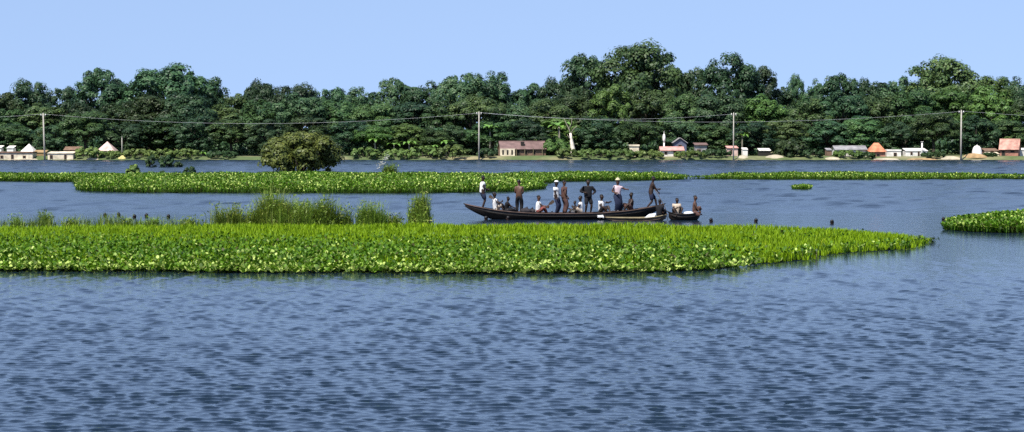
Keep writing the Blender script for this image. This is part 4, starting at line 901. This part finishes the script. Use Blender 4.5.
# seated in the long boat
person(onboat(496), 15, 'seated man in white shirt nearest the left tip of the long boat', **sit(lean=(-.15,0), top='shirt_white', botm='cloth_tan', hl=(.1,.2,.55), hr=(.25,-.2,.5)))
person(onboat(506), 10, 'dark crouching person bent low beside the leftmost seated man', **sit(pelvis=(0,0,.14), lean=(.2,0), top='cloth_black', bottom='trousers', botm='cloth_black', fl=(.62,.12,.07), fr=(.66,-.1,.07), hl=(.5,.2,.3), hr=(.5,-.2,.28), scale=.85))
person(onboat(538.5), 10, 'seated man in white shirt and red lungi holding a paddle', **sit(top='shirt_white', bottom='lungi', botm='cloth_red', hl=(.46,.1,.42), hr=(.42,-.12,.36), skinm='skin2'))
person(onboat(575), 170, 'small dark seated figure left of the big man in black', **sit(top='cloth_black', botm='cloth_black', scale=.72))
person(onboat(580.5), 175, 'seated person in white shirt just left of the big man in black', **sit(top='shirt_white', botm='cloth_tan', scale=.98))
person(onboat(601.5), -30, 'seated man in white shirt just right of the big man in black', **sit(top='shirt_white', botm='cloth_black', hl=(.4,.2,.62), hr=(.36,-.16,.3), scale=1.02))
person(onboat(630.5), 200, 'dark bare-chested seated man right of the straw-hatted man', **sit(botm='cloth_brown', lean=(-.08,0), hr=(.2,-.25,.2), scale=1.0))
# in the small boat and the canoe
person((xat(677, YS, 214), YS, .22), -80, 'person in tan top seated at the left end of the small boat', **sit(top='cloth_tan', botm='cloth_black', fl=(.3,.12,.07), fr=(.32,-.12,.07), hl=(.3,.1,.45), hr=(.3,-.1,.43), scale=.92))
person((xat(694.5, YS, 214), YS, .24), -15, 'bare-chested man seated at the right end of the small boat, arm reaching down', **sit(pelvis=(0,0,.2), lean=(.05,0), skinm='skin2', botm='cloth_brown', fl=(.24,.16,.07), fr=(-.05,-.16,.07), hr=(.42,-.16,.02), hl=(.25,.2,.35), scale=.98))
person((xat(659.5, YC, 217), YC, .14), 60, 'dark person crouching in the canoe below the tip of the long boat', **sit(pelvis=(0,0,.2), bottom='trousers', botm='cloth_black', top='cloth_black', scale=.9, lean=(.05,0)))
# swimmers: shoulders under water
LSW = [(105,215.5,'first and leftmost swimmer, dark head alone in open water'), (118.5,215,'second swimmer from the left, dark head among the weeds'), (134.5,217,'third swimmer from the left, round dark head in weeds'),
       (146.5,216,'fourth swimmer from the left, dark head among the weeds'), (168.5,217,'fifth swimmer from the left, dark head at the edge of weeds'), (486,220.6,'dark head of a swimmer under the left end of the long boat'),
       (508,220.8,'dark head of a swimmer in front of the long boat, below the crouching person'), (711,221,'dark head of a swimmer just right of the small boat'), (756,221.2,'dark head of a swimmer right of the small boat, further out'),
       (832,222.6,'lone swimmer’s dark head in open water far right of the boats'.replace('’', "'")), (943.5,220,'dark head of a swimmer beside the right hyacinth patch')]
proto_sw = None
for i, (u, v, lab) in enumerate(LSW):
    Y = at(u, v + 1.2).y
    if u in (486, 508): Y = YB - .95
    loc = (xat(u, Y, v), Y, -1.54)
    if proto_sw is None: proto_sw = person(loc, 90, lab, hl=(.3,.35,1.15), hr=(.3,-.35,1.15), botm='cloth_black', group='swimmers with only their heads above water')
    else:
        o = copy_tree(proto_sw); o.location = loc; o.rotation_euler = (0, 0, R.uniform(.9, 2.2)); o['label'] = lab
    
# ------------------------------------------------------------------ things aboard
def paddle(a, b, label, r=.02, blade=.35, m='deck'):
    a = Vector(a); b = Vector(b); d = (b - a).normalized(); t = thing('paddle', label, 'paddle', a)
    MB().tube([(0,0,0), (b - a) - d*blade*.5], r, 7).build('shaft', m, t, True)
    s = d.cross(Vector((0,1,0))).normalized(); e = b - a; y = Vector((0,.012,0)); pr = ((-blade, .02), (-blade*.7, .07), (-blade*.15, .085), (0, .05)); q = MB()
    q.loft([[e + d*l + s*w_ + y, e + d*l + s*w_ - y, e + d*l - s*w_ - y, e + d*l - s*w_ + y] for l, w_ in pr]); q.build('blade', m, t)
def bp(u, v, dy=0): return atd(u, v, YB + dy)
paddle(bp(541, 210.5, -.15), bp(554, 200.8, -.15), 'dark paddle held slantwise by the man in the red lungi')
paddle(bp(503, 204, -.15), bp(489, 196, -.15), 'short dark paddle raised beside the leftmost seated man', .018, .25)
t = thing('bamboo_pole', 'pale bamboo pole held by the striding man at the right tip', 'pole', bp(654.5, 188.5, -.12))
MB().tube([(0,0,0), bp(665.5, 208, -.3) - bp(654.5, 188.5, -.12), bp(668.5, 222.5, -.4) - bp(654.5, 188.5, -.12)], [.014,.014,.012], 7).build('shaft', 'deck', t, True)
def bag(loc, r, label, m, name, cat, seed):
    b = MB().ell((0,0,r[2]*.85), r, 16, 10); b.v = [tuple(Vector(p) * (1 + .18 * mnoise.noise(Vector(p) * 5 + Vector((seed, 0, 0))))) for p in b.v]
    t = thing(name, label, cat, loc); b.build('sack', m, t, True); MB().tube([(0,0,r[2]*1.6),(.03,0,r[2]*1.85),(.07,.02,r[2]*1.95)], [.05,.03,.06], 7).build('knot', m, t, True); return t
bag(onboat(526), (.30,.3,.17), 'dark bundle of net behind the seated man in the red lungi', 'bundle', 'net_bundle', 'bundle', 1)
bag(onboat(531.5, .2), (.26,.26,.16), 'second dark bundle touching the back of the man in the red lungi', 'bundle', 'net_bundle', 'bundle', 2)
bag(onboat(513, .15), (.24,.26,.1), 'flat dark bundle in front of the crouching person', 'bundle', 'net_bundle', 'bundle', 3)
bag(onboat(551, .1), (.3,.26,.07), 'low dark heap by the feet of the white-capped man', 'bundle', 'net_bundle', 'bundle', 4)
bag(onboat(569.5, .1), (.2,.2,.09), 'dark heap left of the white bucket', 'bundle', 'net_bundle', 'bundle', 5)
t = thing('bucket', 'small white bucket on deck left of the dark seated figure', 'bucket', onboat(572.8, -.35))
MB().loft([[(r_*math.cos(a), r_*math.sin(a), z_) for a in [2*math.pi*k/14 for k in range(14)]] for r_, z_ in ((.09,0),(.12,.2),(.125,.2),(.115,.2),(.085,.03))]).build('pail', 'tarp', t, True)
MB().tube([(-.12*math.cos(a), 0, .2 + .1*math.sin(a)) for a in [math.pi*k/8 for k in range(9)]], .006, 5).build('handle', 'iron', t)
def sheet(pts, label, m, name, cat, th=.03):
    pts = [Vector(p) for p in pts]; b = MB(); c0 = pts[0]; n_ = 6; rows = []
    for i in range(n_ + 1):
        for j in range(n_ + 1):
            a, q = i / n_, j / n_; p = pts[0].lerp(pts[1], a).lerp(pts[3].lerp(pts[2], a), q); p = p + Vector((0, 0, .03 * mnoise.noise(p * 6))); rows.append(p - c0)
    b.v = [tuple(p) for p in rows] + [tuple(p - Vector((0, th*.3, th))) for p in rows]; k = (n_+1)**2
    for i in range(n_):
        for j in range(n_):
            q = (i*(n_+1)+j, (i+1)*(n_+1)+j, (i+1)*(n_+1)+j+1, i*(n_+1)+j+1); b.f.append(q); b.f.append(tuple(x + k for x in q[::-1]))
    ring = [i*(n_+1) for i in range(n_+1)] + [n_*(n_+1)+j for j in range(1, n_+1)] + [i*(n_+1)+n_ for i in range(n_-1, -1, -1)] + list(range(n_-1, 0, -1))
    for i in range(len(ring)): a, c = ring[i], ring[(i+1) % len(ring)]; b.f.append((a, c, c + k, a + k))
    o = b.build(name, m, smooth=True); o.location = c0; return tag(o, label, cat)
zc = .16
sheet([atd(643.5, 218, YC-.2), atd(654, 218, YC-.1), atd(656, 213.3, YC+.28), atd(650, 213.5, YC+.28)], 'white sheet lying folded over the canoe', 'tarp', 'cloth_sheet', 'sheet')
sheet([atd(597.5, 216.8, YB-.83), atd(604, 217.4, YB-.83), atd(602.5, 213.4, YB-.62), atd(597, 213.4, YB-.62)], 'white cloth hanging over the side of the long boat', 'tarp', 'cloth_sheet', 'sheet')
b = MB(); b.ell((0,0,.08), (.30,.28,.12), 14, 8); b.v = [tuple(Vector(p) * (1 + .1 * mnoise.noise(Vector(p) * 7))) for p in b.v]
o = b.build('sack', 'tarp', smooth=True); o.location = (xat(688.5, YS, 214), YS - .05, .25); tag(o, 'pale full sack lying in the small boat between its two people', 'sack')
